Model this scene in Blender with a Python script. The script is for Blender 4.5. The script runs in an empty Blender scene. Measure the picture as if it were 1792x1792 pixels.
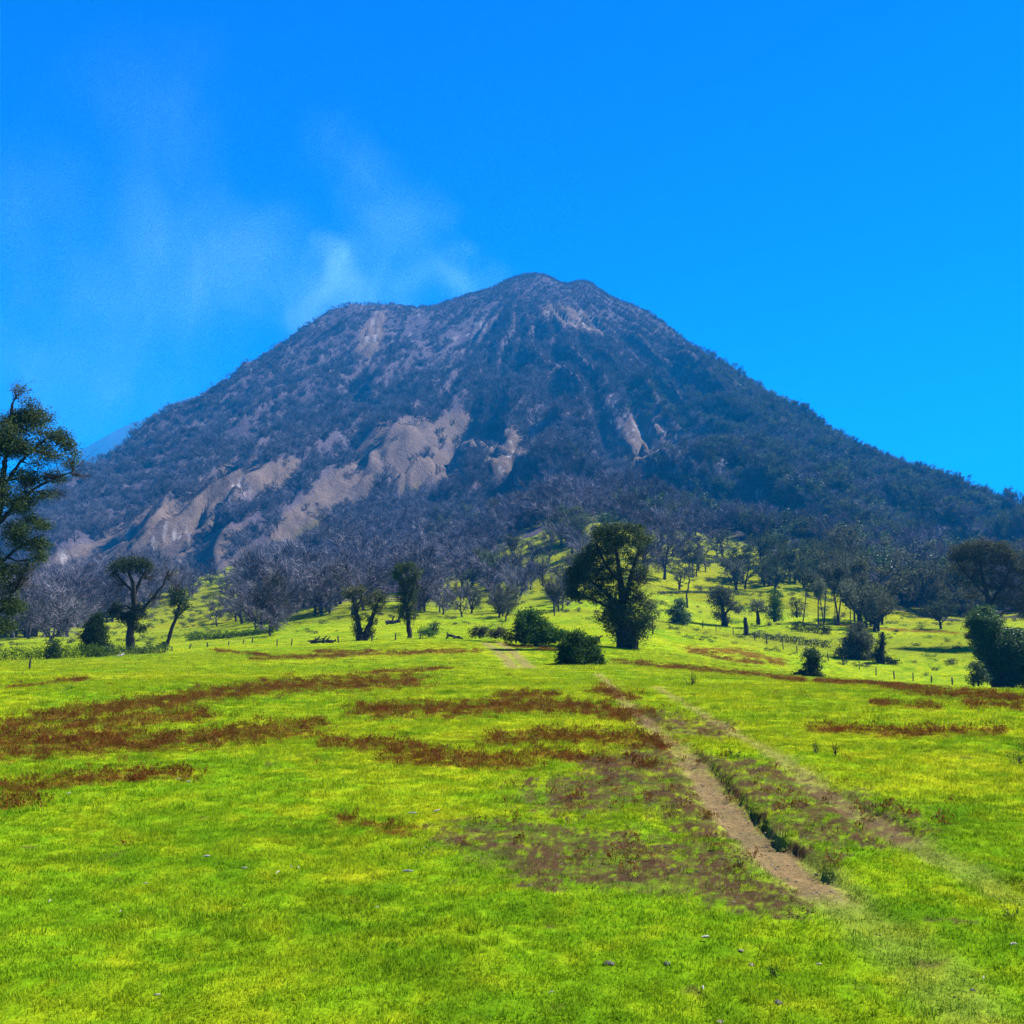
import bpy, math, random
import numpy as np
from mathutils import Vector

# ------------------------------------------------------------------ camera, sky, sun, exposure
sc = bpy.context.scene
C = sc.collection
F = 1792.0
CAM_H = 2.0
ALPHA = math.atan(219.0 / F)
SUN_AZ, SUN_EL = math.radians(66), math.radians(50)

cam = bpy.data.cameras.new('camera')
cam.lens = 36.0
cam.sensor_width = 36.0
cam.clip_start = 0.1
cam.clip_end = 30000
cam_o = bpy.data.objects.new('camera', cam)
C.objects.link(cam_o)
cam_o.location = (0, 0, CAM_H)
cam_o.rotation_euler = (math.pi / 2 + ALPHA, 0, 0)
sc.camera = cam_o

world = bpy.data.worlds.new('World')
sc.world = world
world.use_nodes = True
wn, wl = world.node_tree.nodes, world.node_tree.links
sky = wn.new('ShaderNodeTexSky')
sky.sky_type = 'NISHITA'
sky.sun_disc = False
sky.sun_elevation = SUN_EL
sky.sun_rotation = SUN_AZ
sky.altitude = 2500
sky.air_density = 1.0
sky.dust_density = 0.3
sky.ozone_density = 6.0
hs = wn.new('ShaderNodeHueSaturation')
hs.inputs['Saturation'].default_value = 1.75
hs.inputs['Hue'].default_value = 0.508
wl.new(sky.outputs[0], hs.inputs['Color'])
gm = wn.new('ShaderNodeGamma')
gm.inputs['Gamma'].default_value = 1.25
wl.new(hs.outputs[0], gm.inputs['Color'])
wl.new(gm.outputs[0], wn['Background'].inputs[0])
wn['Background'].inputs[1].default_value = 0.050

sun = bpy.data.lights.new('sun', 'SUN')
sun.energy = 4.6
sun.angle = math.radians(0.5)
sun.color = (1.0, 0.95, 0.86)
sun_o = bpy.data.objects.new('sun', sun)
C.objects.link(sun_o)
to_sun = Vector((math.sin(SUN_AZ) * math.cos(SUN_EL), math.cos(SUN_AZ) * math.cos(SUN_EL), math.sin(SUN_EL)))
sun_o.rotation_euler = to_sun.to_track_quat('Z', 'Y').to_euler()
sun_o.location = (50, 30, 80)

vs = sc.view_settings
vs.view_transform = 'Standard'
vs.look = 'None'
vs.exposure = 2.0
vs.gamma = 1.0
vs.use_curve_mapping = False
sc.cycles.max_bounces = 4
sc.cycles.diffuse_bounces = 2
sc.cycles.glossy_bounces = 1
sc.cycles.transmission_bounces = 3
sc.cycles.volume_bounces = 0
sc.cycles.use_denoising = True
sc.cycles.denoising_prefilter = 'NONE'
sc.cycles.adaptive_threshold = 0.015

# ------------------------------------------------------------------ numpy helpers
RNG = np.random.default_rng(7)


PTAB = {}


def perlin(x, y, seed=0):
    if seed not in PTAB:
        r = np.random.default_rng(seed)
        p = r.permutation(512)
        ga = r.uniform(0, 2 * np.pi, 512)
        PTAB[seed] = (p, np.cos(ga), np.sin(ga))
    p, gx, gy = PTAB[seed]
    xi = np.floor(x).astype(np.int64)
    yi = np.floor(y).astype(np.int64)
    xf, yf = x - xi, y - yi
    xi &= 511
    yi &= 511
    u = xf * xf * xf * (xf * (xf * 6 - 15) + 10)
    v = yf * yf * yf * (yf * (yf * 6 - 15) + 10)

    def g(ix, iy, dx, dy):
        h = p[(p[ix & 511] + iy) & 511]
        return gx[h] * dx + gy[h] * dy
    a = g(xi, yi, xf, yf)
    b = g(xi + 1, yi, xf - 1, yf)
    c = g(xi, yi + 1, xf, yf - 1)
    d = g(xi + 1, yi + 1, xf - 1, yf - 1)
    return (a + u * (b - a)) * (1 - v) + (c + u * (d - c)) * v


def fbm(x, y, seed=0, octv=4, gain=0.5):
    s = np.zeros_like(x, dtype=float)
    a = 1.0
    for i in range(octv):
        s += a * perlin(x * 2 ** i + 13.1 * i, y * 2 ** i - 7.7 * i, seed + i)
        a *= gain
    return s


def sstep(x, a, b):
    t = np.clip((x - a) / (b - a), 0, 1)
    return t * t * (3 - 2 * t)


def ray(px, py):
    xc, yc = (np.asarray(px, float) - 896) / F, (896 - np.asarray(py, float)) / F
    return xc, math.cos(ALPHA) - yc * math.sin(ALPHA), math.sin(ALPHA) + yc * math.cos(ALPHA)


def theta_T(px, py):
    x, y, z = ray(px, py)
    return np.arctan2(x, y), z / np.hypot(x, y)


def project(x, y, z):
    z = z - CAM_H
    dep = np.maximum(y * math.cos(ALPHA) + z * math.sin(ALPHA), 0.3)
    return 896 + F * x / dep, 896 - F * (-y * math.sin(ALPHA) + z * math.cos(ALPHA)) / dep, dep


# ------------------------------------------------------------------ terrain shape
SIL = [(-300, 1030, 900), (-100, 965, 980), (0, 920, 1050), (60, 882, 1080), (130, 834, 1110), (200, 794, 1150), (270, 749, 1190),
       (330, 710, 1230), (400, 660, 1290), (480, 607, 1360), (540, 568, 1400), (590, 540, 1430), (640, 531, 1440),
       (690, 532, 1440), (730, 537, 1440), (770, 533, 1440), (800, 523, 1450), (850, 510, 1470), (890, 492, 1490),
       (930, 480, 1500), (965, 487, 1480), (988, 500, 1460), (1008, 494, 1450), (1060, 514, 1440), (1110, 534, 1420), (1160, 563, 1390),
       (1210, 603, 1350), (1280, 651, 1290), (1350, 697, 1240), (1400, 725, 1200), (1450, 750, 1160), (1500, 774, 1120),
       (1550, 801, 1080), (1600, 826, 1050), (1650, 856, 1015), (1700, 878, 985), (1750, 896, 965), (1792, 910, 950),
       (1900, 950, 900), (2100, 1005, 820)]
COLS = {
    -500: [(1190, 45), (1160, 90), (1140, 150), (1115, 250), (1060, 400), (1030, 600)],
    0: [(1195, 45), (1168, 75), (1160, 95), (1156, 112), (1135, 160), (1108, 250), (1050, 400), (1005, 550), (970, 700)],
    200: [(1193, 45), (1163, 80), (1150, 105), (1138, 140), (1120, 200), (1080, 320), (1020, 450), (965, 600), (890, 800)],
    400: [(1193, 45), (1155, 80), (1140, 110), (1122, 150), (1108, 190), (1090, 260), (1040, 360), (995, 450), (860, 700), (770, 950)],
    610: [(1193, 45), (1160, 75), (1135, 100), (1122, 120), (1105, 160), (1062, 215), (1056, 260), (1030, 350), (985, 480), (880, 650), (740, 900), (640, 1150)],
    800: [(1193, 45), (1160, 72), (1130, 95), (1115, 120), (1085, 180), (1050, 260), (1010, 350), (950, 480), (870, 650), (740, 900), (630, 1150)],
    930: [(1193, 45), (1165, 72), (1135, 95), (1118, 120), (1090, 170), (1050, 240), (1000, 320), (930, 420), (895, 500), (840, 620), (730, 850), (590, 1150)],
    1085: [(1193, 45), (1165, 72), (1132, 105), (1100, 150), (1070, 200), (1010, 280), (930, 380), (895, 450), (850, 600), (730, 850), (610, 1150)],
    1250: [(1196, 45), (1175, 75), (1160, 105), (1130, 145), (1104, 190), (1070, 240), (1010, 320), (950, 420), (920, 500), (820, 700), (710, 950)],
    1400: [(1198, 45), (1190, 75), (1184, 100), (1155, 145), (1142, 165), (1108, 200), (1075, 250), (1010, 330), (960, 430), (920, 520), (850, 700), (780, 900)],
    1550: [(1203, 45), (1199, 80), (1194, 110), (1186, 145), (1155, 165), (1120, 200), (1095, 240), (1050, 320), (1000, 420), (940, 550), (870, 750)],
    1700: [(1212, 45), (1208, 80), (1205, 110), (1199, 138), (1165, 165), (1130, 190), (1108, 215), (1085, 280), (1030, 380), (970, 500), (920, 650)],
    1792: [(1214, 45), (1212, 80), (1211, 110), (1209, 132), (1170, 160), (1130, 190), (1105, 215), (1080, 280), (1020, 400), (945, 600)],
    2300: [(1212, 45), (1208, 80), (1195, 130), (1120, 200), (1090, 280), (1050, 400), (1030, 600)],
}
ctl = []


def addc(px, py, r):
    th, T = theta_T(px, py)
    ctl.append((float(th), math.log(r), float(T) + CAM_H / r))


for px, lst in COLS.items():
    for py, r in lst:
        addc(px, py, r)
for px, py, r in SIL:
    addc(px, py, r)
    addc(px, py + 45, r * 1.18)
for th in np.linspace(-0.9, 0.9, 9):
    for r in (2.5, 6, 14, 26):
        ctl.append((th, math.log(r), 0.0))
    ctl.append((th, math.log(3000), 0.035))
    ctl.append((th, math.log(7000), 0.012))
for s in (-0.9, 0.9):
    for r, q in ((60, 0), (150, 0.0), (400, 0.03), (900, 0.05)):
        ctl.append((s, math.log(r), q))
ctl = np.array(ctl)
CU, CV, CQ = ctl[:, 0] * 3.0, ctl[:, 1], ctl[:, 2]
KC = 0.08


def kern(du, dv):
    return np.sqrt(du * du + dv * dv + KC * KC)


n = len(ctl)
A = np.zeros((n + 3, n + 3))
A[:n, :n] = kern(CU[:, None] - CU[None], CV[:, None] - CV[None]) - np.eye(n) * 1e-4
A[:n, n], A[:n, n + 1], A[:n, n + 2] = 1, CU, CV
A[n:, :n] = A[:n, n:].T
W = np.linalg.solve(A, np.concatenate([CQ, [0, 0, 0]]))
TH = np.linspace(-0.9, 0.9, 400)
LR = np.linspace(math.log(2.5), math.log(7000), 520)
Q = np.zeros((len(TH), len(LR)))
for i, th in enumerate(TH):
    Q[i] = kern(th * 3.0 - CU[None], LR[:, None] - CV[None]) @ W[:n] + W[n] + W[n + 1] * th * 3.0 + W[n + 2] * LR
TT = Q - CAM_H / np.exp(LR)[None]


def hit(px, py):
    """first place where the view ray through a photo pixel meets the smooth terrain"""
    th, T = theta_T(px, py)
    i = float(np.interp(th, TH, np.arange(len(TH))))
    i0 = min(int(i), len(TH) - 2)
    col = TT[i0] * (1 - i + i0) + TT[i0 + 1] * (i - i0)
    m = np.maximum.accumulate(col)
    j = int(np.searchsorted(m, T))
    if j >= len(LR):
        return None
    if j > 0:
        f = (T - m[j - 1]) / max(m[j] - m[j - 1], 1e-9)
        r = math.exp(LR[j - 1] + f * (LR[j] - LR[j - 1]))
    else:
        r = math.exp(LR[0])
    return r * math.sin(th), r * math.cos(th), r


def at_r(px, py, r):
    th, T = theta_T(px, py)
    return r * math.sin(th), r * math.cos(th)


RUTS = {
    'a': [(1045, 1177), (1080, 1210), (1130, 1260), (1185, 1310), (1230, 1362), (1270, 1412), (1320, 1465), (1370, 1507), (1430, 1552), (1490, 1597), (1570, 1655), (1650, 1720), (1710, 1792)],
    'b': [(1150, 1200), (1230, 1245), (1310, 1295), (1380, 1340), (1450, 1390), (1530, 1440), (1620, 1490), (1700, 1530), (1800, 1578), (1900, 1620)],
    'c': [(848, 1124), (872, 1140), (888, 1155), (899, 1169)],
    'd': [(872, 1124), (896, 1140), (913, 1155), (926, 1169)],
}
RUTW = {k: np.array([hit(*p)[:2] for p in v]) for k, v in RUTS.items()}


def seg_dist(x, y, P):
    best = np.full(x.shape, 1e9)
    side = np.zeros(x.shape)
    par = np.zeros(x.shape)
    for k in range(len(P) - 1):
        a, b = P[k], P[k + 1]
        d = b - a
        L2 = max(d @ d, 1e-9)
        t = np.clip(((x - a[0]) * d[0] + (y - a[1]) * d[1]) / L2, 0, 1)
        ex, ey = x - a[0] - t * d[0], y - a[1] - t * d[1]
        dd = np.hypot(ex, ey)
        m = dd < best
        best = np.where(m, dd, best)
        side = np.where(m, np.sign(d[0] * ey - d[1] * ex), side)
        par = np.where(m, (k + t) / (len(P) - 1), par)
    return best, side, par


ASH = [(705, 795, 112, 68, -15), (620, 850, 105, 48, -38), (540, 915, 115, 40, -38), (470, 832, 72, 28, -15), (360, 885, 120, 44, -35), (250, 935, 130, 44, -30),
       (130, 985, 100, 28, -20), (335, 965, 95, 40, -20), (800, 755, 46, 34, 20), (430, 985, 60, 22, -30), (790, 820, 46, 36, 0), (880, 800, 50, 60, 20), (650, 590, 22, 50, 25), (1010, 560, 70, 20, 20), (1130, 770, 40, 60, 20)]
SUMMIT = (28.0, 1500.0)
GULLY = [([(655, 722), (610, 785), (540, 845), (480, 905), (440, 950)], 16, 24),
         ([(800, 722), (775, 790), (745, 850), (715, 885)], 12, 20),
         ([(640, 800), (560, 880), (500, 935)], 6, 10),
         ([(735, 765), (705, 815), (690, 860)], 5, 9),
         ([(622, 640), (632, 690), (634, 705)], 26, 22),
         ([(1140, 600), (1200, 655), (1260, 690)], 16, 30),
         ([(1060, 700), (1085, 790), (1110, 850)], 14, 26),
         ([(870, 790), (900, 850), (905, 890)], 9, 22),
         ([(520, 800), (430, 880), (330, 940)], 8, 20),
         ([(300, 830), (190, 905), (90, 960)], 10, 24),
         ([(480, 940), (440, 930), (410, 905)], 12, 14)]
GW = []
for pts, dep, wid in GULLY:
    h = [hit(*p) for p in pts]
    GW.append((np.array([q[:2] for q in h if q]), dep, wid))


def ells(px, py, lst, seed=0, rough=0.35):
    m = np.zeros(px.shape)
    wob = fbm(px / 40, py / 40, seed, 4, 0.6)
    for cx, cy, rx, ry, ang in lst:
        c, s = math.cos(math.radians(ang)), math.sin(math.radians(ang))
        u, v = px - cx, py - cy
        d = np.hypot((u * c + v * s) / rx, (-u * s + v * c) / ry)
        m = np.maximum(m, 1 - sstep(d + wob * rough, 0.7, 1.15))
    return m


def qsample(th, lr):
    i = np.clip((th + 0.9) / 1.8 * (len(TH) - 1), 0, len(TH) - 1.001)
    j = np.clip((lr - LR[0]) / (LR[-1] - LR[0]) * (len(LR) - 1), 0, len(LR) - 1.001)
    i0, j0 = i.astype(int), j.astype(int)
    a, b = i - i0, j - j0
    return (Q[i0, j0] * (1 - a) * (1 - b) + Q[i0 + 1, j0] * a * (1 - b) + Q[i0, j0 + 1] * (1 - a) * b + Q[i0 + 1, j0 + 1] * a * b)


def height(x, y):
    x, y = np.asarray(x, float), np.asarray(y, float)
    r = np.hypot(x, y)
    th = np.arctan2(x, y)
    q = qsample(np.clip(th, -0.9, 0.9), np.log(np.maximum(r, 2.5)))
    z = q * r * (1 - sstep(np.abs(th), 0.9, 1.6))
    # meadow relief
    near = 1 - sstep(r, 300, 500)
    z = z + near * (0.055 * fbm(x / 0.8, y / 0.8, 11, 4, 0.6) * (1 - sstep(r, 30, 60)) + 0.10 * fbm(x / 5, y / 5, 21, 2) * sstep(r, 2, 8)
                    + 0.22 * sstep(r, 12, 40) * perlin(x / 22, y / 22, 31) + 0.7 * sstep(r, 110, 220) * fbm(x / 30, y / 30, 33, 3))
    m = r < 110
    if m.any():
        for k, dep, wid in (('a', 0.055, 0.30), ('b', 0.04, 0.26)):
            xx, yy = x[m], y[m]
            d, s, par = seg_dist(xx, yy, RUTW[k])
            d = d + 0.10 * perlin(xx / 0.6, yy / 0.6, 41) + 0.05 * perlin(xx / 0.2, yy / 0.2, 42)
            dd = dep * (1 + (1.15 * np.exp(-(np.abs(par - 0.46) / 0.10) ** 2) + 1.2 * np.exp(-((par - 0.625) / 0.025) ** 2) + 0.6 * np.exp(-((par - 0.33) / 0.05) ** 2)) * (k == 'a')) * np.clip(0.95 + 0.35 * perlin(xx / 0.9, yy / 0.9, 43), 0.6, 1.2) * sstep(par, 0.0, 0.1)
            if k == 'a':
                dd = dd * (1 - 0.8 * sstep(par, 0.68, 0.85))
            sharp = np.where(s > 0, 0.82, 0.25)
            prof = 1 - sstep(d, wid * sharp, wid * 1.12)
            lip = np.exp(-((d - wid * 1.6) / (wid * 0.6)) ** 2) * np.where(s > 0, 0.5, 0.2)
            z[m] += -dd * prof + dd * lip
    m = r > 300
    if m.any():
        xx, yy, rr, tt = x[m], y[m], r[m], th[m]
        am = sstep(rr, 380, 650) * (1 - sstep(np.abs(tt), 0.6, 1.0))
        am = am * (1 - 0.55 * sstep(rr, 1150, 1500))
        rho = np.hypot(xx - SUMMIT[0], yy - SUMMIT[1])
        phi = np.arctan2(xx - SUMMIT[0], -(yy - SUMMIT[1]))
        rid = 1 - np.abs(fbm(phi * 7 + 0.25 * perlin(xx / 120, yy / 120, 52), rho / 420, 51, 3)) * 2.4
        rid2 = 1 - np.abs(perlin(phi * 19 + 0.4 * perlin(xx / 60, yy / 60, 54), rho / 260, 53)) * 2.4
        dz = am * sstep(rho, 30, 420) * (36 * (rid - 0.80) + 12 * (rid2 - 0.78)) + am * (7 * fbm(xx / 110, yy / 110, 55, 4) - 9 * np.abs(fbm(xx / 55, yy / 90, 58, 3)) + 2.2 * fbm(xx / 16, yy / 16, 56, 3))
        ppx, ppy, _ = project(xx, yy, z[m])
        am3 = ells(ppx, ppy, ASH, 210) * (rr < 1400)
        dz = dz - am3 * am * (9.0 * sstep(1 - np.abs(perlin(phi * 34 + 1.2 * perlin(xx / 50, yy / 50, 60), rho / 230, 59)) * 2.6, 0.62, 1.0) + 3.0 * np.abs(perlin(xx / 13, yy / 26, 61)))
        for P, dep, wid in GW:
            d, s, par = seg_dist(xx, yy, P)
            d = d + 6 * perlin(xx / 18, yy / 18, 57)
            dz = dz - 1.35 * dep * np.exp(-(d / (0.85 * wid)) ** 2) * (0.35 + 0.65 * np.sin(np.pi * np.clip(par, 0.04, 0.96)))
        z[m] += dz
    return z


def hz(x, y):
    return float(height(np.array([x]), np.array([y]))[0])


# ------------------------------------------------------------------ what grows where (photo outlines laid onto the ground)
RED = [  # (polyline in photo pixels, half thickness)
    ([(-60, 1285), (150, 1246), (300, 1226), (500, 1200), (720, 1193)], 13), ([(-60, 1300), (60, 1280), (200, 1262), (340, 1252)], 13),
    ([(-60, 1320), (120, 1308), (250, 1302), (400, 1289), (530, 1276)], 17), ([(-40, 1300), (80, 1298), (200, 1288)], 22),
    ([(-40, 1395), (60, 1375), (160, 1362), (310, 1354)], 11), ([(-60, 1422), (40, 1402)], 12),
    ([(650, 1243), (800, 1243), (900, 1234), (1000, 1238), (1115, 1250)], 14), ([(880, 1218), (960, 1216)], 7), ([(1060, 1207), (1090, 1220)], 10),
    ([(590, 1300), (680, 1305), (790, 1322), (880, 1330)], 11), ([(880, 1293), (1000, 1288), (1150, 1300)], 13), ([(700, 1325), (800, 1330), (900, 1338)], 14),
    ([(930, 1318), (1050, 1330), (1130, 1338)], 10), ([(600, 1435), (700, 1448)], 7), ([(650, 1455), (715, 1460)], 5),
    ([(560, 1140), (690, 1143), (830, 1139)], 4), ([(450, 1152), (560, 1149), (660, 1144)], 4), ([(640, 1178), (720, 1173), (780, 1169)], 3.5),
    ([(1215, 1138), (1290, 1140), (1360, 1158)], 7), ([(1250, 1148), (1330, 1160)], 5), ([(1080, 1158), (1250, 1173), (1400, 1190)], 4.5), ([(1430, 1192), (1560, 1199)], 4),
    ([(1555, 1203), (1650, 1214), (1800, 1222)], 8), ([(1530, 1232), (1640, 1238)], 4), ([(1700, 1232), (1800, 1240)], 6), ([(1430, 1274), (1560, 1283), (1740, 1279)], 8),
    ([(380, 1138), (470, 1148)], 3), ([(20, 1202), (150, 1190)], 3), ([(1440, 1090), (1560, 1102), (1690, 1108)], 2.5), ([(880, 1128), (970, 1137)], 3),
]
DEAD = [  # brown dead ground cover with bare soil
    ([(1010, 1392), (1110, 1368), (1190, 1385), (1235, 1440)], 24), ([(970, 1395), (1030, 1410)], 10), ([(840, 1462), (900, 1490), (960, 1497)], 19),
    ([(1000, 1490), (1090, 1500), (1200, 1512)], 30), ([(940, 1520), (1060, 1535), (1190, 1550)], 13), ([(1180, 1530), (1290, 1560), (1340, 1578)], 19),
    ([(1330, 1375), (1430, 1415), (1525, 1445)], 24), ([(1380, 1440), (1450, 1470)], 10), ([(1160, 1262), (1240, 1277)], 11), ([(1230, 1335), (1330, 1345)], 9),
    ([(1390, 1490), (1440, 1500)], 10), ([(920, 1547), (970, 1552)], 5), ([(1050, 1335), (1150, 1345)], 9), ([(1140, 1330), (1200, 1390), (1260, 1440)], 18),
    ([(880, 1440), (960, 1455)], 6),
]


def strokes(px, py, lst, seed, rough=0.55):
    m = np.zeros(px.shape)
    wob = fbm(px / 26, py / 9, seed, 4, 0.6)
    wob2 = fbm(px / 7, py / 3.5, seed + 9, 2, 0.6)
    for pts, hw in lst:
        best = np.full(px.shape, 1e9)
        for k in range(len(pts) - 1):
            a, b = np.array(pts[k], float), np.array(pts[k + 1], float)
            d = b - a
            t = np.clip(((px - a[0]) * d[0] + (py - a[1]) * d[1]) / (d @ d), 0, 1)
            ex, ey = (px - a[0] - t * d[0]) * 0.35, py - a[1] - t * d[1]
            best = np.minimum(best, np.hypot(ex, ey))
        m = np.maximum(m, 1 - sstep(best / hw + wob * rough * 1.5 + wob2 * rough, 0.25, 1.45))
    return m


def meadow(x, y):
    """masks and colour of the meadow at world places"""
    z = height(x, y)
    r = np.hypot(x, y)
    px, py, dep = project(x, y, z)
    front = (y > 1) & (r < 240)
    red = np.where(front, strokes(px, py, RED, 70), 0.0)
    red = red * np.clip(0.98 + 1.15 * fbm(px / 22, py / 5, 74, 4, 0.65) + 0.5 * fbm(px / 60, py / 12, 76, 2), 0.05, 1.0)
    dead = np.where(front, strokes(px, py, [(p_, h_ * 1.45) for p_, h_ in DEAD], 80), 0.0)
    dead = np.clip(dead * 2.0, 0, 1) * np.clip(1.05 + 1.5 * fbm(px / 24, py / 8, 84, 4, 0.65), 0.05, 1.0)
    fleck = sstep(fbm(x / 0.45, y / 0.45, 171, 3, 0.6) + 0.5 * perlin(x / 4, y / 4, 172), 0.52, 0.72) * (r < 70)
    dead = np.maximum(dead, 0.75 * fleck)
    dirt = np.zeros(x.shape)
    worn = np.zeros(x.shape)
    m = r < 160
    xx, yy = x[m], y[m]
    for k, w in (('a', 0.21), ('b', 0.17), ('c', 0.42), ('d', 0.42)):
        d, s, par = seg_dist(xx, yy, RUTW[k])
        nse = perlin(xx / 0.6, yy / 0.6, 91) * 0.25 + perlin(xx / 2.2, yy / 2.2, 92) * 0.22
        full = 1 - sstep(d + nse * w * 2, w * 0.6, w * 1.25)
        wide = 1 - sstep(d + nse * w * 2, w * 0.7, w * 2.0)
        if k == 'a':
            f = 0.42 + 0.58 * sstep(par, 0.26, 0.42)
            f = f * (1 - 0.92 * sstep(par, 0.64, 0.76))
        elif k == 'b':
            f = 0.30 * (1 - 0.7 * sstep(par, 0.6, 0.8))
        else:
            f = 0.55
        dirt[m] = np.maximum(dirt[m], full * f)
        worn[m] = np.maximum(worn[m], wide * (0.45 + 0.55 * f) * (1 - (0.5 * sstep(par, 0.64, 0.80) if k == 'a' else 0.45 * sstep(par, 0.6, 0.8) if k == 'b' else 0.0)))
    n1 = fbm(x / 0.55, y / 0.55, 101, 3)
    n2 = fbm(x / 2.6, y / 2.6, 111, 3)
    n3 = fbm(x / 14, y / 14, 121, 3)
    g = np.array([0.132, 0.255, 0.0060])
    ye = np.array([0.310, 0.345, 0.0090])
    dk = np.array([0.030, 0.118, 0.0040])
    fy = np.clip(0.37 + 0.60 * n1 + 0.5 * n2 + 0.45 * n3 + 0.18 * sstep(r, 12, 40), 0, 1)[:, None]
    fd = np.clip(-0.05 + 0.80 * fbm(x / 0.9, y / 0.9, 131, 3) + 0.7 * fbm(x / 3.4, y / 2.2, 141, 2) + 0.22 * (1 - sstep(r, 5, 11)) * sstep(x, -1, 3), 0, 1)[:, None]
    n0 = fbm(x / 0.16, y / 0.16, 161, 2)
    fy = np.clip(fy + 0.45 * n0[:, None] * (r < 40)[:, None], 0, 1)
    col = g * (1 - fy) + ye * fy
    col = col * (1 - fd) + dk * fd
    # farther paddocks are drier olive
    ol = np.array([0.160, 0.185, 0.012])
    fo = np.clip(sstep(r, 135, 200) * (0.35 + 1.2 * fbm(x / 38, y / 38, 151, 2)), 0, 0.9)[:, None]
    col = col * (1 - fo) + ol * fo
    st = np.array([0.290, 0.262, 0.068])
    w_ = (worn * 0.75)[:, None]
    col = col * (1 - w_) + st * w_
    return dict(px=px, py=py, r=r, red=red, dead=dead, dirt=dirt, worn=worn, col=col, n1=n1)


REDC = np.array([0.118, 0.044, 0.010])
DEADC = np.array([0.060, 0.037, 0.019])
DIRTC = np.array([0.150, 0.108, 0.052])


def mixc(a, b, f):
    f = np.clip(f, 0, 1)[:, None]
    return a * (1 - f) + b * f


# ------------------------------------------------------------------ mesh helpers
def mesh_np(name, V, Fc, smooth=False, mats=(), mat_idx=None):
    V = np.asarray(V, np.float32)
    Fc = np.asarray(Fc, np.int32)
    me = bpy.data.meshes.new(name)
    me.vertices.add(len(V))
    me.vertices.foreach_set('co', V.ravel())
    k = Fc.shape[1]
    me.loops.add(Fc.size)
    me.loops.foreach_set('vertex_index', Fc.ravel())
    me.polygons.add(len(Fc))
    me.polygons.foreach_set('loop_start', np.arange(0, Fc.size, k, dtype=np.int32))
    if smooth:
        me.polygons.foreach_set('use_smooth', np.ones(len(Fc), bool))
    for m in mats:
        me.materials.append(m)
    if mat_idx is not None:
        me.polygons.foreach_set('material_index', np.asarray(mat_idx, np.int32))
    me.update(calc_edges=True)
    return me


def obj(name, me, parent=None, loc=None, rz=0.0):
    o = bpy.data.objects.new(name, me)
    C.objects.link(o)
    if parent is not None:
        o.parent = parent
    if loc is not None:
        o.location = loc
    if rz:
        o.rotation_euler = (0, 0, rz)
    return o


def tag(o, label=None, cat=None, group=None, kind=None):
    if label:
        o['label'] = label
    if cat:
        o['category'] = cat
    if group:
        o['group'] = group
    if kind:
        o['kind'] = kind
    return o


def color_attr(me, name, arr):
    a = me.attributes.new(name, 'FLOAT_COLOR', 'POINT')
    arr = np.asarray(arr, np.float32)
    if arr.shape[1] == 3:
        arr = np.concatenate([arr, np.ones((len(arr), 1), np.float32)], 1)
    a.data.foreach_set('color', arr.ravel())


def float_attr(me, name, arr):
    a = me.attributes.new(name, 'FLOAT', 'POINT')
    a.data.foreach_set('value', np.asarray(arr, np.float32))


# ------------------------------------------------------------------ materials
def new_mat(name):
    m = bpy.data.materials.new(name)
    m.use_nodes = True
    nt = m.node_tree
    nt.nodes.clear()
    out = nt.nodes.new('ShaderNodeOutputMaterial')
    return m, nt, out


def nd(nt, typ, **kw):
    n_ = nt.nodes.new(typ)
    for k, v in kw.items():
        if k.startswith('i_'):
            n_.inputs[k[2:].replace('_', ' ')].default_value = v
        else:
            setattr(n_, k, v)
    return n_


def mixrgb(nt, a, b, fac, blend='MIX'):
    m = nt.nodes.new('ShaderNodeMix')
    m.data_type = 'RGBA'
    m.blend_type = blend
    m.clamp_factor = True
    for sock, val in ((m.inputs[6], a), (m.inputs[7], b), (m.inputs[0], fac)):
        if isinstance(val, bpy.types.NodeSocket):
            nt.links.new(val, sock)
        elif isinstance(val, (int, float)):
            sock.default_value = val
        else:
            sock.default_value = (*val, 1.0) if len(val) == 3 else val
    return m.outputs[2]


def noise(nt, scale, detail=4, rough=0.6, coord='object', dim='3D'):
    n_ = nd(nt, 'ShaderNodeTexNoise')
    n_.inputs['Scale'].default_value = scale
    n_.inputs['Detail'].default_value = detail
    n_.inputs['Roughness'].default_value = rough
    if coord == 'position':
        g = nd(nt, 'ShaderNodeNewGeometry')
        nt.links.new(g.outputs['Position'], n_.inputs['Vector'])
    else:
        g = nd(nt, 'ShaderNodeTexCoord')
        nt.links.new(g.outputs['Object'], n_.inputs['Vector'])
    return n_.outputs['Fac']


def ramp(nt, fac, stops):
    r_ = nd(nt, 'ShaderNodeValToRGB')
    e = r_.color_ramp.elements
    while len(e) < len(stops):
        e.new(0.5)
    for k, (p, c) in enumerate(stops):
        e[k].position = p
        e[k].color = (*c, 1) if len(c) == 3 else c
    nt.links.new(fac, r_.inputs[0])
    return r_.outputs[0]


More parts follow.
